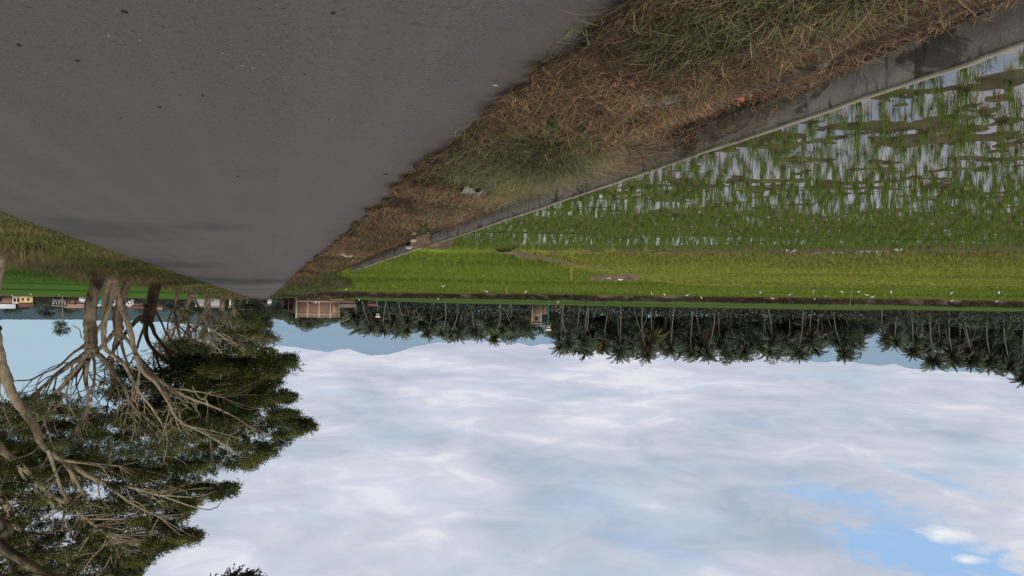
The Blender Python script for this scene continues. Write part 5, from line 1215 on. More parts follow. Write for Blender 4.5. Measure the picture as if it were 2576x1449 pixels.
ridge_far([(-700, 800), (-100, 806), (60, 803), (160, 804), (250, 806), (350, 808), (440, 812), (500, 818), (560, 824), (620, 815), (700, 790), (760, 770)], 1500, 'hills', 'low dark wooded hill behind the village', MT['hill'], 3.5, seed=9, n=700)

# ------------------------------------------------------------------ buildings
def facing(p): return math.atan2(-p[0], p[1])

def gable(a, w, d, z, rh, ov=0.35, th=0.09, along='x'):
    if along == 'x':
        w2, d2 = w / 2 + ov, d / 2 + ov; V = [(-w2, -d2, z), (w2, -d2, z), (w2, 0, z + rh), (-w2, 0, z + rh), (w2, d2, z), (-w2, d2, z)]
    else:
        w2, d2 = w / 2 + ov, d / 2 + ov; V = [(-w2, -d2, z), (-w2, d2, z), (0, d2, z + rh), (0, -d2, z + rh), (w2, d2, z), (w2, -d2, z)]
    V = np.array(V); U_ = V - np.array([0, 0, th]); o = len(V)
    q = [(0, 1, 2, 3), (3, 2, 4, 5), (6 + 3, 6 + 2, 6 + 1, 6 + 0), (6 + 5, 6 + 4, 6 + 2, 6 + 3), (0, 6, 7, 1), (5, 4, 10, 11), (0, 3, 9, 6), (3, 5, 11, 9), (1, 7, 8, 2), (2, 8, 10, 4)]
    a.add(np.vstack([V, U_]), q)

def gable_ends(a, w, d, z, rh, along='x'):
    if along == 'x':
        for s in (-1, 1): a.add([(s * w / 2, -d / 2, z), (s * w / 2, d / 2, z), (s * w / 2, 0, z + rh - 0.1)], None, [(0, 1, 2)])
    else:
        for s in (-1, 1): a.add([(-w / 2, s * d / 2, z), (w / 2, s * d / 2, z), (0, s * d / 2, z + rh - 0.1)], None, [(0, 1, 2)])

def house(x, y, t, wpx, hpx, rpx, label, wall_m, roof_m, along='x', dep=6.0, rot=0.0, windows=(), z=None, name='house', group='village houses beyond the field', ov=0.35):
    p = C(x, y, t); zb = p[2] if z is None else z; root = empty(name, (p[0], p[1], zb), facing(p) + rot, label, 'house', group)
    k = t / F_PX; w, h, rh = wpx * k, hpx * k, rpx * k
    a = Acc(); a.box((-w / 2, -dep / 2, -1.0), (w / 2, dep / 2, h))
    if rh > 0: gable_ends(a, w, dep, h, rh, along)
    a.build('wall', MT[wall_m], root)
    if rh > 0:
        b = Acc(); gable(b, w, dep, h + 0.05, rh, ov, 0.1, along); b.build('roof', MT[roof_m], root)
    for (u, v, ww, wh) in windows:                        # fractions of width and height
        b = Acc(); cx, cz = (u - 0.5) * w, v * h; b.box((cx - ww / 2, -dep / 2 - 0.03, cz - wh / 2), (cx + ww / 2, -dep / 2 + 0.02, cz + wh / 2)); f = b.build('window', MT['dark'], root)
        c = Acc(); c.box((cx - ww / 2 - 0.08, -dep / 2 - 0.06, cz - wh / 2 - 0.08), (cx + ww / 2 + 0.08, -dep / 2 - 0.035, cz - wh / 2)); c.build('sill', MT['white'], f)
    return root
# photo left = the viewer's right; local x runs to photo left
house(66, 746, 300, 28, 17, 9, 'yellow house with two dark windows and a dark red roof', 'yellow', 'redroof', windows=((0.35, 0.45, 0.7, 1.0), (0.75, 0.45, 0.7, 1.0)))
house(42, 747, 301, 18, 17, 0, 'cream annexe with two dark windows joined to the yellow house', 'cream', 'redroof', dep=5, windows=((0.3, 0.5, 0.75, 1.3), (0.72, 0.5, 0.75, 1.3)))
house(12, 752, 312, 42, 13, 11, 'long low house with a pale sheet roof next to the cream annexe', 'orangeroof', 'whiteroof')
house(-14, 748, 306, 24, 11, 5, 'brownish small house at the photo edge beside the cream annexe', 'brownroof', 'brownroof')
house(149, 758, 320, 30, 10, 3, 'grey open fronted building with pale posts and a flat roof', 'grey', 'brownroof', windows=((0.2, 0.5, 0.6, 1.1), (0.4, 0.5, 0.6, 1.1), (0.6, 0.5, 0.6, 1.1), (0.8, 0.5, 0.6, 1.1)))
house(188, 757, 325, 40, 7, 11, 'house with a broad salmon tiled roof', 'orangeroof', 'orangeroof')
house(213, 757, 330, 24, 9, 9, 'house under a maroon roof beside the salmon roof', 'grey', 'redroof')
house(207, 752, 318, 14, 6, 4, 'small white gabled shed in front of the maroon roof', 'white', 'whiteroof', 'y')
house(252, 750, 322, 10, 16, 4, 'narrow turquoise house glimpsed between the trunks', 'turq', 'whiteroof')
house(287, 756, 322, 20, 7, 8, 'white gabled house between the twin stems', 'white', 'whiteroof', 'y')
house(325, 757, 325, 22, 8, 9, 'white house with a striped zinc gable between two dark trunks', 'white', 'whiteroof', 'y')
house(345, 762, 330, 26, 8, 6, 'low house with a maroon roof near the stout dark trunk', 'brownroof', 'redroof')
house(396, 766, 332, 20, 7, 6, 'house with a pink tiled roof just past the stout dark trunk', 'orangeroof', 'orangeroof')
for x, w, lab in ((504, 20, 'grey rendered block with one round dark vent behind the pale stemmed tree'), (543, 22, 'grey rendered block with white corner columns behind the thick brown trunk')):
    r = house(x, 750.5, 235, w, 22, 0, lab, 'grey', 'grey', dep=5, windows=((0.55, 0.5, 0.3, 0.3),) if x == 504 else ((0.85, 0.25, 0.5, 0.5),))
    k = 235 / F_PX
    for s in (-1, 1):
        b = Acc(); b.box((s * w * k / 2 - 0.14, -2.62, -0.5), (s * w * k / 2 + 0.14, -2.3, 23 * k)); b.build('column', MT['white'], r)
    b = Acc(); b.box((-w * k / 2 - 0.2, -2.7, 22 * k), (w * k / 2 + 0.2, 2.7, 22 * k + 0.18)); b.build('roof_slab', MT['column'], r)
house(581, 757, 250, 8, 14, 4, 'tiny white house between the far trunks', 'white', 'brownroof')
house(652, 757, 352, 30, 7, 6, 'low house with a dark roof at the end of the road', 'cream', 'brownroof')
house(676, 757, 350, 14, 6, 4, 'small pale hut at the end of the road', 'white', 'brownroof', 'y')
house(1173, 771, 262, 26, 15, 8, 'white gabled house showing through a gap in the palm trunks', 'white', 'whiteroof', 'y', z=Z3B)
house(873, 764, 236, 40, 6, 8, 'low house with a long rusty brown roof next to the brick house', 'wood', 'brownroof', z=Z3B)
house(1287, 769, 250, 12, 10, 4, 'tiny pale shack under the palms near the tall narrow house', 'grey', 'greyroof', z=Z3B)

def brick_house():
    t = 186.0; p = C(801, 755.5, t); k = t / F_PX; a_ = math.radians(17)
    root = empty('brick_house', (p[0], p[1], p[2] + 0.1), facing(p) + a_, 'unfinished brick house with pale concrete columns and beams, no roof', 'house')
    w, d, h = 8.1, 7.6, 3.95; hb = 2.95
    a = Acc(); a.box((-w / 2, -d / 2, -0.8), (w / 2, d / 2, h)); a.build('wall', MT['brick'], root)
    a = Acc(); a.box((-w / 2 - 0.04, -d / 2 + 0.3, 0.1), (-w / 2 + 0.02, d / 2 - 0.3, h - 0.75)); a.build('side_wall', MT['side_brick'], root)
    a = Acc(); a.box((-w / 2 - 0.06, -d / 2 + 0.35, 0.5), (-w / 2 - 0.045, -d / 2 + 1.3, 2.9)); a.build('doorway', MT['dark'], root)
    for u in (-1, -1 / 3, 1 / 3, 1):
        b = Acc(); b.box((u * w / 2 - 0.17, -d / 2 - 0.09, -0.8), (u * w / 2 + 0.17, -d / 2 + 0.2, h + (0.25 if u == 1 else 0.02))); b.build('column', MT['column'], root)
    b = Acc(); b.box((-w / 2 - 0.1, d / 2 - 0.25, -0.8), (-w / 2 + 0.2, d / 2 + 0.05, h - 0.1)); b.build('column', MT['column'], root)
    for z0, z1 in ((hb, hb + 0.28), (0.0, 0.28)):
        b = Acc(); b.box((-w / 2 - 0.07, -d / 2 - 0.05, z0), (w / 2 + 0.07, -d / 2 + 0.1, z1)); b.build('beam', MT['column'], root)
        b = Acc(); b.box((-w / 2 - 0.075, -d / 2 + 0.1, z0 + 0.003), (-w / 2 + 0.1, d / 2 - 0.25, z1 - 0.003)); b.build('beam', MT['column'], root)
    # lean-to
    p = C(726, 757, 190); r = empty('open_shed', (p[0], p[1], p[2] - 0.2), facing(p), 'dark open sided shed with a sloping roof leaning beside the brick house', 'shed'); b = Acc()
    for i, u in enumerate((-1.3, 0.0, 1.3)): q = Acc(); q.box((u - 0.07, -1.2, -0.5), (u + 0.07, -1.06, 2.7 - 0.35 * i)); q.build('post', MT['wood'], r)
    V = np.array([(-1.7, -1.7, 3.2), (1.6, -1.7, 2.25), (1.6, 1.6, 2.25), (-1.7, 1.6, 3.2)]); b.add(np.vstack([V, V - [0, 0, 0.1]]), [(0, 1, 2, 3), (7, 6, 5, 4), (0, 4, 5, 1), (1, 5, 6, 2), (2, 6, 7, 3), (3, 7, 4, 0)]); b.build('roof', MT['brownroof'], r)
    b = Acc(); b.box((-1.5, 1.0, -0.5), (1.5, 1.12, 2.2)); b.build('back_wall', MT['darkwood'], r)
    # timber pile
    p = C(849, 754, 170); r = Acc(); rz = facing(p)
    for i in range(9): r.box((-1.3 + RS.uniform(-0.2, 0.1), -0.35 + 0.08 * i, 0.1 + 0.1 * (i % 3)), (1.2 + RS.uniform(-0.2, 0.3), -0.28 + 0.08 * i, 0.18 + 0.1 * (i % 3)))
    o = r.build('timber_pile', MT['bamboo']); o.location = (p[0], p[1], p[2] - 0.25); o.rotation_euler = (0, 0, rz); tag(o, 'pile of yellowish sawn timber by the corner of the brick house', 'timber')
    # pole rack with rags
    p = C(792, 751, 165); r = empty('pole_rack', (p[0], p[1], p[2] - 0.1), facing(p), 'thin dark pole rack hung with pale rags before the brick house', 'rack')
    for u in (-0.7, 0.35): q = Acc(); tube(q, np.array([[u, 0, -0.3], [u + 0.03, 0, 1.15]]), 0.035, 5); q.build('pole', MT['darkwood'], r)
    q = Acc(); tube(q, np.array([[-1.0, 0, 1.1], [1.3, 0, 1.16]]), 0.03, 5); q.build('rail', MT['darkwood'], r)
    for u, m in ((-0.95, 'paper'), (-0.35, 'white'), (0.2, 'plastic'), (0.85, 'darkwood')):
        q = Acc(); X, Z = np.meshgrid(np.linspace(u, u + 0.34, 5), np.linspace(0.75, 1.13, 5), indexing='ij'); grid(q, X, 0.05 * np.sin(X * 14 + Z * 5) - 0.03, Z); q.build('rag', MT[m], r)
brick_house()

def tower_house():
    t = 236.0; p = C(1352, 770, t); k = t / F_PX; root = empty('narrow_house', (p[0], p[1], p[2] - 0.1), facing(p) + 0.1, 'tall narrow two storey unfinished house with pale corner columns', 'house')
    w, d, h = 2.7, 4.0, 5.2
    a = Acc(); a.box((-w / 2, -d / 2, -0.6), (w / 2, d / 2, h)); gable_ends(a, w, d, h, 0.9, 'y'); a.build('wall', MT['brownroof'], root)
    for s in (-1, 1): b = Acc(); b.box((s * w / 2 - 0.14, -d / 2 - 0.08, -0.6), (s * w / 2 + 0.14, -d / 2 + 0.15, h)); b.build('column', MT['column'], root)
    b = Acc(); b.box((-w / 2, -d / 2 - 0.05, 2.5), (w / 2, -d / 2 + 0.05, 2.7)); b.build('beam', MT['column'], root)
    b = Acc(); b.box((-0.45, -d / 2 - 0.04, 3.2), (0.45, -d / 2 + 0.02, 4.5)); f = b.build('window', MT['dark'], root)
    c = Acc(); c.box((-0.55, -d / 2 - 0.09, 2.95), (0.55, -d / 2 - 0.045, 3.18)); c.build('sill', MT['grey'], f)
    b = Acc(); b.box((-w / 2 - 0.4, -d / 2 - 0.3, h - 0.02), (w / 2 + 0.4, -d / 2 - 0.05, h + 0.22)); b.build('eaves_beam', MT['column'], root)
    b = Acc(); gable(b, w, d, h + 0.2, 0.95, 0.35, 0.1, 'y'); b.build('roof', MT['greyroof'], root)
    b = Acc(); b.box((-w / 2 - 1.6, -d / 2 + 0.6, -0.6), (-w / 2 - 0.01, d / 2 - 0.5, 2.6)); b.build('side_wing', MT['wood'], root)
    # roof frame hut
    p = C(1400, 762, 172); r = empty('roof_frame', (p[0], p[1], p[2] - 0.2), facing(p), 'bare hut frame with one post and slanting rafters near the narrow house', 'hut')
    q = Acc(); tube(q, np.array([[0, 0, -0.5], [0, 0, 2.1]]), 0.07, 6); q.build('post', MT['wood'], r)
    q = Acc(); tube(q, np.array([[-0.3, 0, 1.0], [1.15, 0, 1.05]]), 0.05, 5); q.build('tie_beam', MT['wood'], r)
    for pa, pb, m in (((1.1, 0, 1.05), (0, 0, 2.1), 'wood'), ((-1.3, 0, 0.9), (-0.05, 0, 2.1), 'bamboo'), ((0.5, 0.3, 0.3), (0.02, 0, 1.5), 'wood')):
        q = Acc(); tube(q, np.array([pa, pb]), 0.06, 5); q.build('rafter', MT[m], r)
    # field hut
    p = C(938, 755, 152); r = empty('field_hut', (p[0], p[1], p[2] - 0.1), facing(p), 'small hut with a reddish roof on posts at the edge of the raised field', 'hut')
    for u, v in ((-0.7, -0.5), (0.7, -0.5), (-0.7, 0.5), (0.7, 0.5)): q = Acc(); q.box((u - 0.05, v - 0.05, -0.4), (u + 0.05, v + 0.05, 0.85)); q.build('post', MT['bamboo'], r)
    q = Acc(); gable(q, 1.5, 1.1, 0.85, 0.5, 0.2, 0.06); q.build('roof', MT['redroof'], r)
    q = Acc(); q.box((-0.8, -0.6, 0.25), (0.8, 0.6, 0.32)); q.build('platform', MT['wood'], r)
tower_house()

def nest_box(x, yb, yt, t, label):
    b = C(x, yb, t); k = t / F_PX; h = (yt - yb) * k; root = empty('nest_box', (b[0], b[1], b[2]), facing(b), label, 'nest box')
    q = Acc(); tube(q, np.array([[0, 0, -0.4], [0.03, 0, h - 0.8]]), 0.045, 6); q.build('pole', MT['green_pole'], root)
    q = Acc(); q.box((-0.33, -0.3, h - 0.82), (0.33, 0.3, h - 0.33)); bo = q.build('box', MT['cream'], root)
    q = Acc(); q.box((-0.08, -0.315, h - 0.65), (0.08, -0.302, h - 0.48)); q.build('entrance_hole', MT['dark'], bo)
    q = Acc(); V = np.array([(-0.46, -0.42, h - 0.32), (0.46, -0.42, h - 0.32), (0.46, 0.42, h - 0.25), (-0.46, 0.42, h - 0.25)]); q.add(np.vstack([V, V + [0, 0, 0.27]]), [(3, 2, 1, 0), (4, 5, 6, 7), (0, 1, 5, 4), (1, 2, 6, 5), (2, 3, 7, 6), (3, 0, 4, 7)]); q.build('lid', MT['white'], root)
nest_box(1380, 757, 832, 122, 'white lidded nest box high on a green pole near the narrow house')
nest_box(951, 758, 798.5, 158, 'smaller looking nest box on a pole behind the reddish field hut')

def slim_tree():
    p = C(157, 747, 150); t = Tree(p, p[1]); P = np.array([C(x, y, 150) for x, y in ((157, 743), (157, 775), (158, 805), (156, 822))]); t.path(P, 0.10, 0.05, 6, 0.05)
    for i in range(16):
        y = random.uniform(803, 834); s = 17 * math.sqrt(max(0.15, 1 - ((y - 815) / 21) ** 2)); t.pad(C(156 + random.uniform(-s, s) * 0.85, y, 150 + random.uniform(-0.8, 0.8)), (0.4, 0.4, 0.3), 15, 0.3, 1, ((0.02, 0.035, 0.015), (0.06, 0.09, 0.035)), 5)
    r = t.done('slender_tree', 'slender lone tree with a small round crown and pale stem in the far field', 'bark_pale'); del r['group']
slim_tree()

# ------------------------------------------------------------------ shrubs and weeds
def dry_shrub(x, y, t, w, h, n, c0, c1, label, green=0.2, leafy=False, name='dry_shrub', cat='shrub', z=None):
    p = G(x, y, -0.15) if t is None else C(x, y, t); a = Acc(); z = -0.3 if z is None else z
    r = np.sqrt(RS.uniform(0, 1, n)) * w; th = RS.uniform(0, TAU, n); hh = h * np.sqrt(np.clip(1 - (r / w) ** 2, 0.05, 1)) * RS.uniform(0.55, 1.1, n)
    k = RS.uniform(0, 1, (n, 1)); c = lerp3(c0, c1, k); g = RS.uniform(0, 1, n) < green; c[g] = lerp3((0.05, 0.07, 0.02), (0.11, 0.13, 0.04), RS.uniform(0, 1, (g.sum(), 1)))
    B = np.stack([r * np.cos(th), r * np.sin(th), 0 * r], 1)
    blades(a, B, hh, 0.02 * (1 + w), th + RS.normal(0, 0.5, n), RS.uniform(0.0, 0.25, n), RS.uniform(0.1, 0.55, n), c * 0.6, c, 4)
    if leafy:
        m = n * 2; i = RS.integers(0, n, m); q = B[i] * 1.0; q[:, 2] = hh[i] * RS.uniform(0.2, 0.95, m); q[:, :2] += RS.normal(0, w * 0.15, (m, 2))
        leaves(a, q, RS.normal(size=(m, 3)) + [0, 0, 0.4], RS.uniform(0.6, 1.3, m) * leafy, leafy * 0.55, lerp3((0.04, 0.06, 0.015), (0.12, 0.17, 0.04), RS.uniform(0, 1, (m, 1))))
    o = a.build(name, MT['grass']); o.location = (p[0], p[1], z); tag(o, label, cat)
dry_shrub(212, 700, 43, 0.85, 1.15, 900, (0.075, 0.06, 0.03), (0.19, 0.15, 0.075), 'hanging brown mound of dry weeds beside the mottled trunk', 0.3)
dry_shrub(478, 715, 92, 1.6, 1.1, 700, (0.10, 0.06, 0.035), (0.24, 0.14, 0.085), 'reddish brown dry bush at the foot of the many stemmed tan tree', 0.1)
dry_shrub(745, 715, 70, 0.75, 1.0, 500, (0.07, 0.06, 0.03), (0.16, 0.13, 0.06), 'dark weedy bush on the canal verge near the road end', 0.5, 0.2, name='verge_bush')
dry_shrub(790, 698, 56, 0.7, 0.85, 500, (0.06, 0.055, 0.03), (0.13, 0.11, 0.055), 'olive weed clump just beyond the last stretch of canal wall', 0.6, 0.16, name='verge_bush')
dry_shrub(510, 728, 100, 0.8, 1.3, 300, (0.05, 0.06, 0.02), (0.10, 0.13, 0.04), 'green bush between the tan stems and the thick brown trunk', 0.9, 0.3, name='green_bush')
def weed(x, y, z, n, leaf, h, label):
    p = G(x, y, z); a = Acc(); 
    for i in range(n):
        th = RS.uniform(0, TAU); L = h * RS.uniform(0.5, 1.1); e = np.array([math.cos(th) * L * 0.35, math.sin(th) * L * 0.35, L]); P = smooth_path(np.array([[0, 0, -0.05], e * 0.5 + RS.normal(0, 0.02, 3), e]), 3); tube(a, P, np.linspace(0.006, 0.003, len(P)), 4, (0.07, 0.09, 0.03))
        m = 9; f = RS.uniform(0.25, 1, (m, 1)); leaves(a, e * f + RS.normal(0, 0.01, (m, 3)), RS.normal(size=(m, 3)) + [0, 0, 0.2], RS.uniform(0.7, 1.3, m) * leaf, leaf * 0.6, lerp3((0.05, 0.08, 0.018), (0.11, 0.17, 0.035), RS.uniform(0, 1, (m, 1))))
    o = a.build('weed', MT['grass']); o.location = p; tag(o, label, 'weed')
weed(1068, 545, 0.0, 9, 0.07, 0.28, 'leafy bright green weed at the canal edge before the rubble gap')
weed(1392, 290, 0.05, 4, 0.05, 0.14, 'small broad leaved weed on the dead grass by the big green tuft')
weed(1290, 638, Z2, 6, 0.07, 0.22, 'dark green weed standing where the two bunds meet')

def twigs(name, label, paths, r=0.008):
    a = Acc()
    for P in paths:
        P = smooth_path(np.array(P), 5); tube(a, P + RS.normal(0, 0.006, P.shape), np.linspace(r, r * 0.35, len(P)), 5)
    tag(a.build(name, MT['twig']), label, 'branch')
def P3(x, y, d): return C(x, y, d)
twigs('dry_branch', 'bare black twigs arching over the canal wall toward the rice', [[P3(1560, 360, 6.9), P3(1600, 372, 6.8), P3(1660, 395, 6.8), P3(1690, 445, 6.9), P3(1753, 476, 7.0)], [P3(1575, 365, 6.9), P3(1612, 390, 6.8), P3(1640, 420, 6.8), P3(1618, 455, 6.9)], [P3(1590, 370, 6.9), P3(1640, 365, 6.8), P3(1690, 372, 6.7)], [P3(1600, 372, 6.8), P3(1605, 340, 6.7), P3(1570, 330, 6.7)], [P3(1560, 345, 6.9), P3(1585, 385, 6.8), P3(1575, 420, 6.8)]], 0.008)
twigs('stick', 'straight grey stick leaning from the dead grass across the canal', [[P3(1655, 375, 6.4), P3(1690, 300, 6.2), P3(1728, 225, 6.0)]], 0.012)
twigs('stick', 'short brown stick standing in the canal by the dark plank', [[P3(1880, 235, 5.2), P3(1905, 195, 5.2), P3(1920, 165, 5.1)]], 0.009)
twigs('dry_branch', 'drooping bare twigs in front of the far stretch of canal wall', [[P3(965, 625, 27), P3(975, 640, 26.8), P3(985, 655, 26.8), P3(990, 668, 27)], [P3(955, 628, 27), P3(965, 645, 26.8), P3(970, 660, 27)], [P3(972, 622, 27), P3(995, 640, 26.8), P3(1000, 652, 27)], [P3(945, 632, 27), P3(955, 650, 27)]], 0.022)
twigs('dry_branch', 'black leafless twigs hanging over the last end of the canal wall', [[P3(870, 640, 30), P3(878, 660, 29.8), P3(893, 680, 30), P3(880, 700, 30.2)], [P3(878, 660, 30), P3(905, 672, 29.8), P3(925, 683, 30)], [P3(893, 680, 30), P3(903, 690, 30), P3(896, 705, 30)], [P3(885, 640, 30), P3(880, 670, 30), P3(862, 690, 30)]], 0.022)

# ------------------------------------------------------------------ stakes, puddle, litter
def stake(x, y0, y1, x1, z, label, r=0.02, m='bamboo'):
    p = G(x, y0, z); t = (p - EYE) @ fwd; q = C(x1, y1, t); a = Acc()
    P = smooth_path(np.array([p - [0, 0, 0.25], (p + q) / 2 + RS.normal(0, 0.01, 3), q]), 4) - p; tube(a, P, np.linspace(r, r * 0.7, len(P)), 6)
    o = a.build('stake', MT[m]); o.location = p; tag(o, label, 'stake', 'bamboo stakes in the paddies')
stake(1436, 664, 706, 1435, Z2, 'orange bamboo stake of a close pair, the one toward the brick house', 0.017)
stake(1440, 664, 705, 1438, Z2, 'orange bamboo stake of a close pair, the one toward the puddle', 0.017)
stake(1275, 717, 740, 1275, Z2, 'short yellow stake in the second paddy before the dark bank', 0.04)
stake(2147, 686, 770, 2138, Z2, 'tall thin crooked stake among the egrets', 0.013)

def puddle():
    p = G(1541, 691, Z2); a = Acc(); th = np.linspace(0, TAU, 40)[:-1]
    e1 = unit(np.array([rr[0], rr[1], 0])); e2 = unit(np.array([fwd[0], fwd[1], 0]))
    rad = 1 + 0.25 * (fbm(np.cos(th) * 2 + 5, np.sin(th) * 2, 231) - 0.5)
    V = p + np.outer(np.cos(th) * rad * 0.95, e1) + np.outer(np.sin(th) * rad * 1.9, e2); V[:, 2] = Z2 + 0.16
    W = p + np.outer(np.cos(th) * rad * 1.05, e1) + np.outer(np.sin(th) * rad * 2.1, e2); W[:, 2] = Z2 - 0.05
    a.add(np.vstack([V, [[p[0], p[1], Z2 + 0.16]]]), None, [(i, (i + 1) % 39, 39) for i in range(39)])
    structure(a.build('puddle', MT['water']), 'small dark pool in the slanting bund with white scraps on it')
    b = Acc(); k = np.linspace(0, 1, 5); out = []
    for f, z in ((1.0, 0.10), (1.12, 0.20), (1.3, 0.23), (1.5, 0.16), (1.75, 0.02)):
        r = p + np.outer(np.cos(th) * rad * 0.95 * f, e1) + np.outer(np.sin(th) * rad * 1.9 * f, e2); r[:, 2] = Z2 + z * (0.8 + 0.5 * vnoise(th * 5, th * 0, 6)); out.append(np.vstack([r, r[:1]]))
    O = np.stack(out); n = fbm(O[..., 0] * 4, O[..., 1] * 4, 233)[..., None]
    grid(b, O[..., 0], O[..., 1], O[..., 2], np.array([0.09, 0.06, 0.04]) * (1 - n) + np.array([0.24, 0.15, 0.10]) * n)
    structure(b.build('mud_rim', MT['soil'], smooth=True), 'brown mud rim around the small pool')
    return p, e1, e2
PU, PE1, PE2 = puddle()

def crumple(name, loc, size, mat, label, cat, seed, flat=0.35, rz=0.0, n=9, rough=0.5):
    a = Acc(); U_, V_ = np.meshgrid(np.linspace(-1, 1, n), np.linspace(-1, 1, n), indexing='ij')
    h = (fbm(U_ * 1.7 + seed, V_ * 1.7, 241 + seed) - 0.4) * flat * 2 + rough * 0.3 * (vnoise(U_ * 5 + seed, V_ * 5, 9) - 0.5)
    rim = 0.75 + 0.5 * vnoise(np.arctan2(V_, U_) * 2 + seed, U_ * 0 + seed, 4)
    X = U_ * rim * size[0] / 2; Y = V_ * rim * size[1] / 2; Z = h * size[2]
    X, Y = X * math.cos(rz) - Y * math.sin(rz), X * math.sin(rz) + Y * math.cos(rz)
    grid(a, X, Y, Z); o = a.build(name, MT[mat]); o.location = loc; return tag(o, label, cat)
crumple('plastic_bag', C(1665, 228, 5.35), (0.30, 0.24, 0.22), 'plastic', 'torn greyish plastic bag lying on the dead grass', 'litter', 3, 0.7)
crumple('paper_scrap', C(1586, 250, 5.7), (0.10, 0.10, 0.13), 'paper', 'crumpled white scrap in the dead grass beside the plastic bag', 'litter', 5, 0.9)
crumple('red_wrapper', G(1858, 247, -0.2), (0.09, 0.05, 0.06), 'red', 'bright red wrapper caught in the canal below the plank', 'litter', 6, 0.6, 0.8)
crumple('plastic_scrap', C(1186, 470, 9.1), (0.24, 0.2, 0.22), 'plastic', 'pale translucent plastic half hidden in the grass beyond the big tuft', 'litter', 8, 0.6)
crumple('plastic_scrap', C(1338, 287, 6.6), (0.2, 0.1, 0.12), 'plastic', 'pale green plastic strips in the roots of the big green tuft', 'litter', 9, 0.6)
crumple('paper_scrap', G(1248, 215, 0.012), (0.04, 0.02, 0.02), 'stone', 'tiny white scrap on the ragged road edge', 'litter', 10, 0.5)
for i, (u, v, s, lab) in enumerate(((0.25, -0.3, 0.16, 'white scrap floating in the middle of the small pool'), (-0.55, 0.9, 0.2, 'longest white scrap at the far rim of the small pool'), (0.5, -0.2, 0.09, 'smallest white scrap on the brick house side of the small pool'))):
    pos = PU + PE1 * u + PE2 * v; pos[2] = Z2 + 0.18; crumple('white_scrap', pos, (s * 1.6, s, s), 'paper', lab, 'litter', 20 + i, 0.6)
crumple('pale_sack', G(1987, 629, Z1 + 0.2), (0.30, 0.2, 0.16), 'stone', 'pale crumpled sack lying on the brown bund', 'sack', 31, 0.7)
crumple('pale_sack', G(2257, 625, Z1 + 0.2), (0.22, 0.16, 0.14), 'stone', 'smaller pale lump on the brown bund nearer the photo edge', 'sack', 32, 0.7)
crumple('turquoise_scrap', C(2008, 737.5, 93), (0.3, 0.3, 0.34), 'turq', 'tiny turquoise thing sticking up among the egrets', 'litter', 33, 0.9)

def stone(loc, s, mat, label, cat='stone', group=None, seed=0, name='stone'):
    a = Acc(); n, m = 9, 12; th = np.linspace(0, math.pi, n); ph = np.linspace(0, TAU, m + 1); T_, P_ = np.meshgrid(th, ph, indexing='ij')
    X, Y, Z = np.sin(T_) * np.cos(P_), np.sin(T_) * np.sin(P_), np.cos(T_); k = 0.7 + 0.6 * fbm(X * 1.3 + Z + seed, Y * 1.3 - Z, 251 + seed, 3)
    k[:, -1] = k[:, 0]; grid(a, X * k * s[0], Y * k * s[1], Z * k * s[2]); o = a.build(name, MT[mat]); o.location = loc; o.rotation_euler = (0, 0, seed * 1.3); return tag(o, label, cat, group)
for i, (x, y, s, m, lab) in enumerate(((874, 637, 0.26, 'stone', 'biggest pale stone on the verge by the far canal wall'), (898, 641, 0.15, 'stone', 'middle pale stone beside the biggest one on the verge'), (912, 642, 0.12, 'stone', 'thin pale stone on the canal side of the group'), (889, 651, 0.16, 'pink', 'pinkish broken tile behind the pale stones'), (858, 669, 0.12, 'stone', 'small pale stone nearer the road end'), (1028, 622, 0.12, 'stone', 'rubble stone lying in the gap of the canal wall'), (1040, 604, 0.10, 'stone', 'pale rubble piece on the verge side of the wall gap'), (1040, 585, 0.10, 'stone', 'pale rubble piece just before the wall gap'))):
    stone(G(x, y, 0.04), (s * 0.85, s * 0.7, s * 0.45), m, lab, seed=i)
def rubble():
    a = Acc()
    Y, X = np.meshgrid(np.linspace(18.9, 21.0, 22), np.linspace(-3.55, -4.6, 16), indexing='ij'); Z = -0.35 + 0.38 * np.exp(-((Y - 19.95) / 0.75) ** 2) * (0.5 + 0.8 * fbm(X * 3, Y * 3, 261))
    n = fbm(X * 6, Y * 6, 263)[..., None]; grid(a, X, Y, Z, np.array([0.05, 0.034, 0.024]) * (1 - n) + np.array([0.20, 0.145, 0.10]) * n)
    structure(a.build('earth_heap', MT['soil'], smooth=False), 'brown earth heap filling the gap between the two canal walls')
rubble()
# pebbles and leaf bits on the road (photo positions on the road plane)
PEB = [(401, 268, 1.0, 'dark pebble of a pair in the middle of the road, nearer the trees'), (509, 239, 1.0, 'dark pebble of a pair in the middle of the road, nearer the canal'), (313, 28, 1.4, 'dark flat crumb on the road at the near edge of the view'), (837, 31, 1.2, 'dark crumb on the road closest to the viewer and the canal'), (48, 112, 1.2, 'dark crumb on the road nearest the photo corner'), (194, 151, 1.2, 'long dark leaf bit lying on the near road'), (303, 296, 0.8, 'thin dark chip beside the pair of road pebbles'), (766, 185, 0.7, 'dark chip on the road toward the canal side'), (828, 298, 0.7, 'dark chip on the road level with the pebble pair toward the canal'), (598, 443, 1.0, 'dark crumb farther along the middle of the road'), (970, 437, 1.5, 'dark clod on the road beside the verge'), (608, 430, 0.7, 'tiny dark crumb right beside the farther crumb')]
for i, (x, y, s, lab) in enumerate(PEB):
    p = G(x, y, 0.0); d = np.linalg.norm(p - EYE); stone((p[0], p[1], 0.006), (0.013 * s * (d / 4) ** 0.5, 0.006 * s * (d / 4) ** 0.5, 0.005 * s), 'darkstone', lab, 'pebble', 'crumbs lying on the road', i, 'pebble')
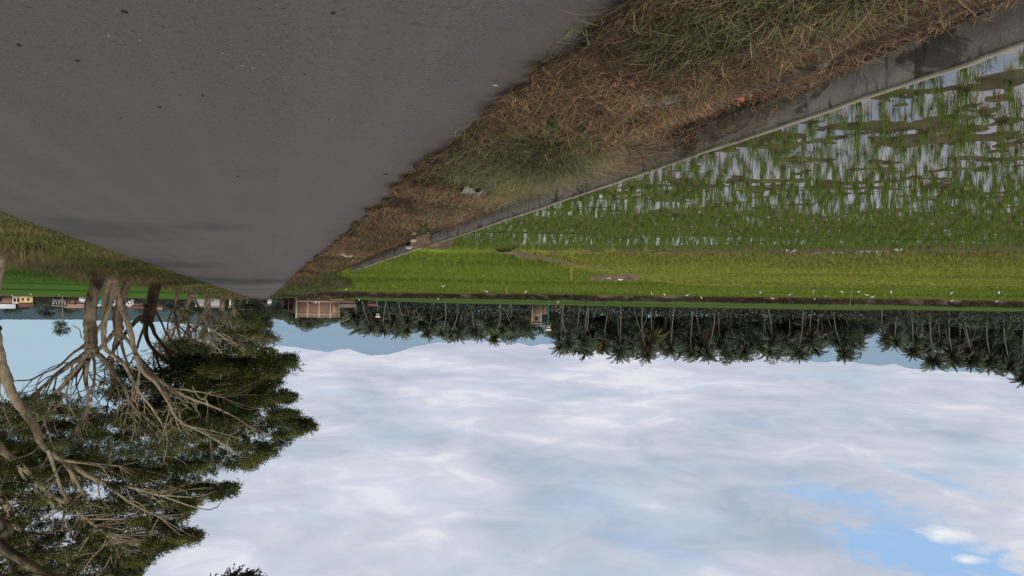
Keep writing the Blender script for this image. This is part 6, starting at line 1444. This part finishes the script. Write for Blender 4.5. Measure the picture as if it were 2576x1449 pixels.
for i, (x, y, lab) in enumerate(((352, 99, 'pale chip on the near road'), (273, 87, 'second pale chip near it, toward the trees'), (559, 132, 'pale chip on the road toward the canal'), (609, 163, 'round whitish chip of a pair on the road'), (636, 169, 'other whitish chip of the pair, nearer the canal'))):
    p = G(x, y, 0.0); stone((p[0], p[1], 0.005), (0.006, 0.005, 0.004), 'stone', lab, 'pebble', 'pale chips on the road', 40 + i, 'pebble')
def plank():
    a = Acc(); p0 = G(1795, 258, -0.22); p1 = G(2050, 172, -0.22)
    L = np.linalg.norm(p1 - p0); n = 14; f = np.linspace(0, 1, n)
    for k in range(n - 1):
        pass
    ctr = (p0 + p1) / 2; rz = math.atan2(*(p1 - p0)[[1, 0]])
    a.box((-L / 2, -0.015, -0.02), (L / 2, 0.26, 0.012)); o = a.build('plank', MT['darkwood']); o.location = (ctr[0], ctr[1], -0.205); o.rotation_euler = (math.radians(8), 0.01, rz)
    tag(o, 'long black weathered plank lying in the canal where the near edge is broken', 'plank')
plank()

# ------------------------------------------------------------------ egrets
def egret_mesh(kind):
    a = Acc()
    def body(P, r, c, sides=8): tube(a, smooth_path(np.array(P, float), 4), np.interp(np.linspace(0, 1, (len(P) - 1) * 4 + 1), np.linspace(0, 1, len(r)), r), sides, c)
    w, y, k = (0.70, 0.69, 0.65), (0.6, 0.38, 0.05), (0.03, 0.03, 0.03)
    if kind == 0:      # upright, neck up
        body([(-0.22, 0, 0.30), (-0.1, 0, 0.36), (0.05, 0, 0.42), (0.12, 0, 0.5), (0.10, 0, 0.58), (0.14, 0, 0.66), (0.20, 0, 0.67)], [0.02, 0.08, 0.10, 0.055, 0.032, 0.035, 0.02], w)
        body([(0.20, 0, 0.67), (0.24, 0, 0.66), (0.30, 0, 0.65)], [0.014, 0.01, 0.003], y)
    elif kind == 1:    # bent forward, feeding
        body([(-0.26, 0, 0.36), (-0.1, 0, 0.40), (0.06, 0, 0.38), (0.16, 0, 0.36), (0.24, 0, 0.30), (0.28, 0, 0.2), (0.32, 0, 0.16)], [0.02, 0.085, 0.10, 0.05, 0.032, 0.035, 0.02], w)
        body([(0.32, 0, 0.16), (0.34, 0, 0.12), (0.37, 0, 0.05)], [0.014, 0.01, 0.003], y)
    else:              # hunched
        body([(-0.2, 0, 0.24), (-0.1, 0, 0.33), (0.02, 0, 0.42), (0.08, 0, 0.50), (0.12, 0, 0.52), (0.17, 0, 0.52)], [0.02, 0.09, 0.11, 0.07, 0.045, 0.02], w)
        body([(0.17, 0, 0.52), (0.21, 0, 0.51), (0.26, 0, 0.49)], [0.014, 0.01, 0.003], y)
    for s in (-0.035, 0.035): body([(0, s, 0.34), (0.015, s, 0.18), (-0.01, s, -0.05)], [0.012, 0.008, 0.008], k, 5)
    k2 = NT.__new__(NT)
    me = a.mesh('egret', True); me.materials.append(MT['egret']); return me
MT['egret'] = m_col('egret_plumage', 0.8, 0.06, 5, 0.05)
EG = [egret_mesh(i) for i in range(3)]
E2 = [(1323, 729, 0), (1640, 735, 1), (1672, 736, 2), (1728, 738, 1), (1913, 731, 1), (1986, 737, 1), (2047, 725, 0), (2077, 740, 1), (2118, 728.5, 2), (2160, 729, 1), (2181, 737, 1), (2194, 742, 1), (2242, 728, 0), (2394, 730, 0), (2513, 729.5, 2), (1225, 729, 1), (1115, 715, 1), (871, 723, 2)]
E3 = [(1765, 745, 1), (1944, 746, 1), (2050, 746, 0), (2394, 752, 1), (2507, 753.5, 1), (2573, 749.5, 1)]
E4 = [(903, 748, 0), (1102, 747.5, 1), (1404, 755.5, 2), (78, 737.5, 2), (31, 741, 2), (149, 738.5, 2)]
def put_egret(x, y, kind, z, label, group, s=1.0, t=None):
    p = G(x, y - 2.5, z) if t is None else C(x, y - 2.5, t)
    o = bpy.data.objects.new('egret', EG[kind]); col.objects.link(o); o.location = p; o.scale = (s, s, s); o.rotation_euler = (0, 0, RS.uniform(0, TAU)); tag(o, label, 'bird', group)
pose = ['upright', 'bending', 'hunched']
for i, (x, y, k) in enumerate(sorted(E2)):
    d = np.linalg.norm(G(x, y - 2.5, Z2 + 0.12) - EYE); s = min(0.85, max(0.55, 0.52 * d / 60))
    put_egret(x, y, k, Z2 + 0.12, '%s white egret in the second paddy, %s one counted from the brick house' % (pose[k], ORD[i + 1]), 'egrets feeding in the second paddy', s)
for i, (x, y, k) in enumerate(sorted(E3)):
    put_egret(x, y, k, Z2 + 0.05, 'white egret right against the dark bank, %s one counted from the brick house' % ORD[i + 1], 'egrets at the dark bank', 0.8, 88.0)
LB4 = ['upright white egret on the raised field just beyond the brick house', 'white egret on the raised field past the reddish field hut', 'white egret on the raised field before the narrow house', 'white egret in the green field in front of the yellow house', 'white egret in the green field nearest the photo edge', 'white egret in the green field between yellow house and mottled trunk']
for (x, y, k), lb in zip(E4, LB4):
    put_egret(x, y, k, 0, lb, 'egrets on the farther fields', 0.9, 105.0 if x > 200 else 150.0)

scene.cycles.max_bounces = 6
scene.cycles.diffuse_bounces = 3
scene.cycles.glossy_bounces = 3
scene.cycles.transmission_bounces = 3
scene.cycles.use_adaptive_sampling = True
scene.cycles.adaptive_threshold = 0.02
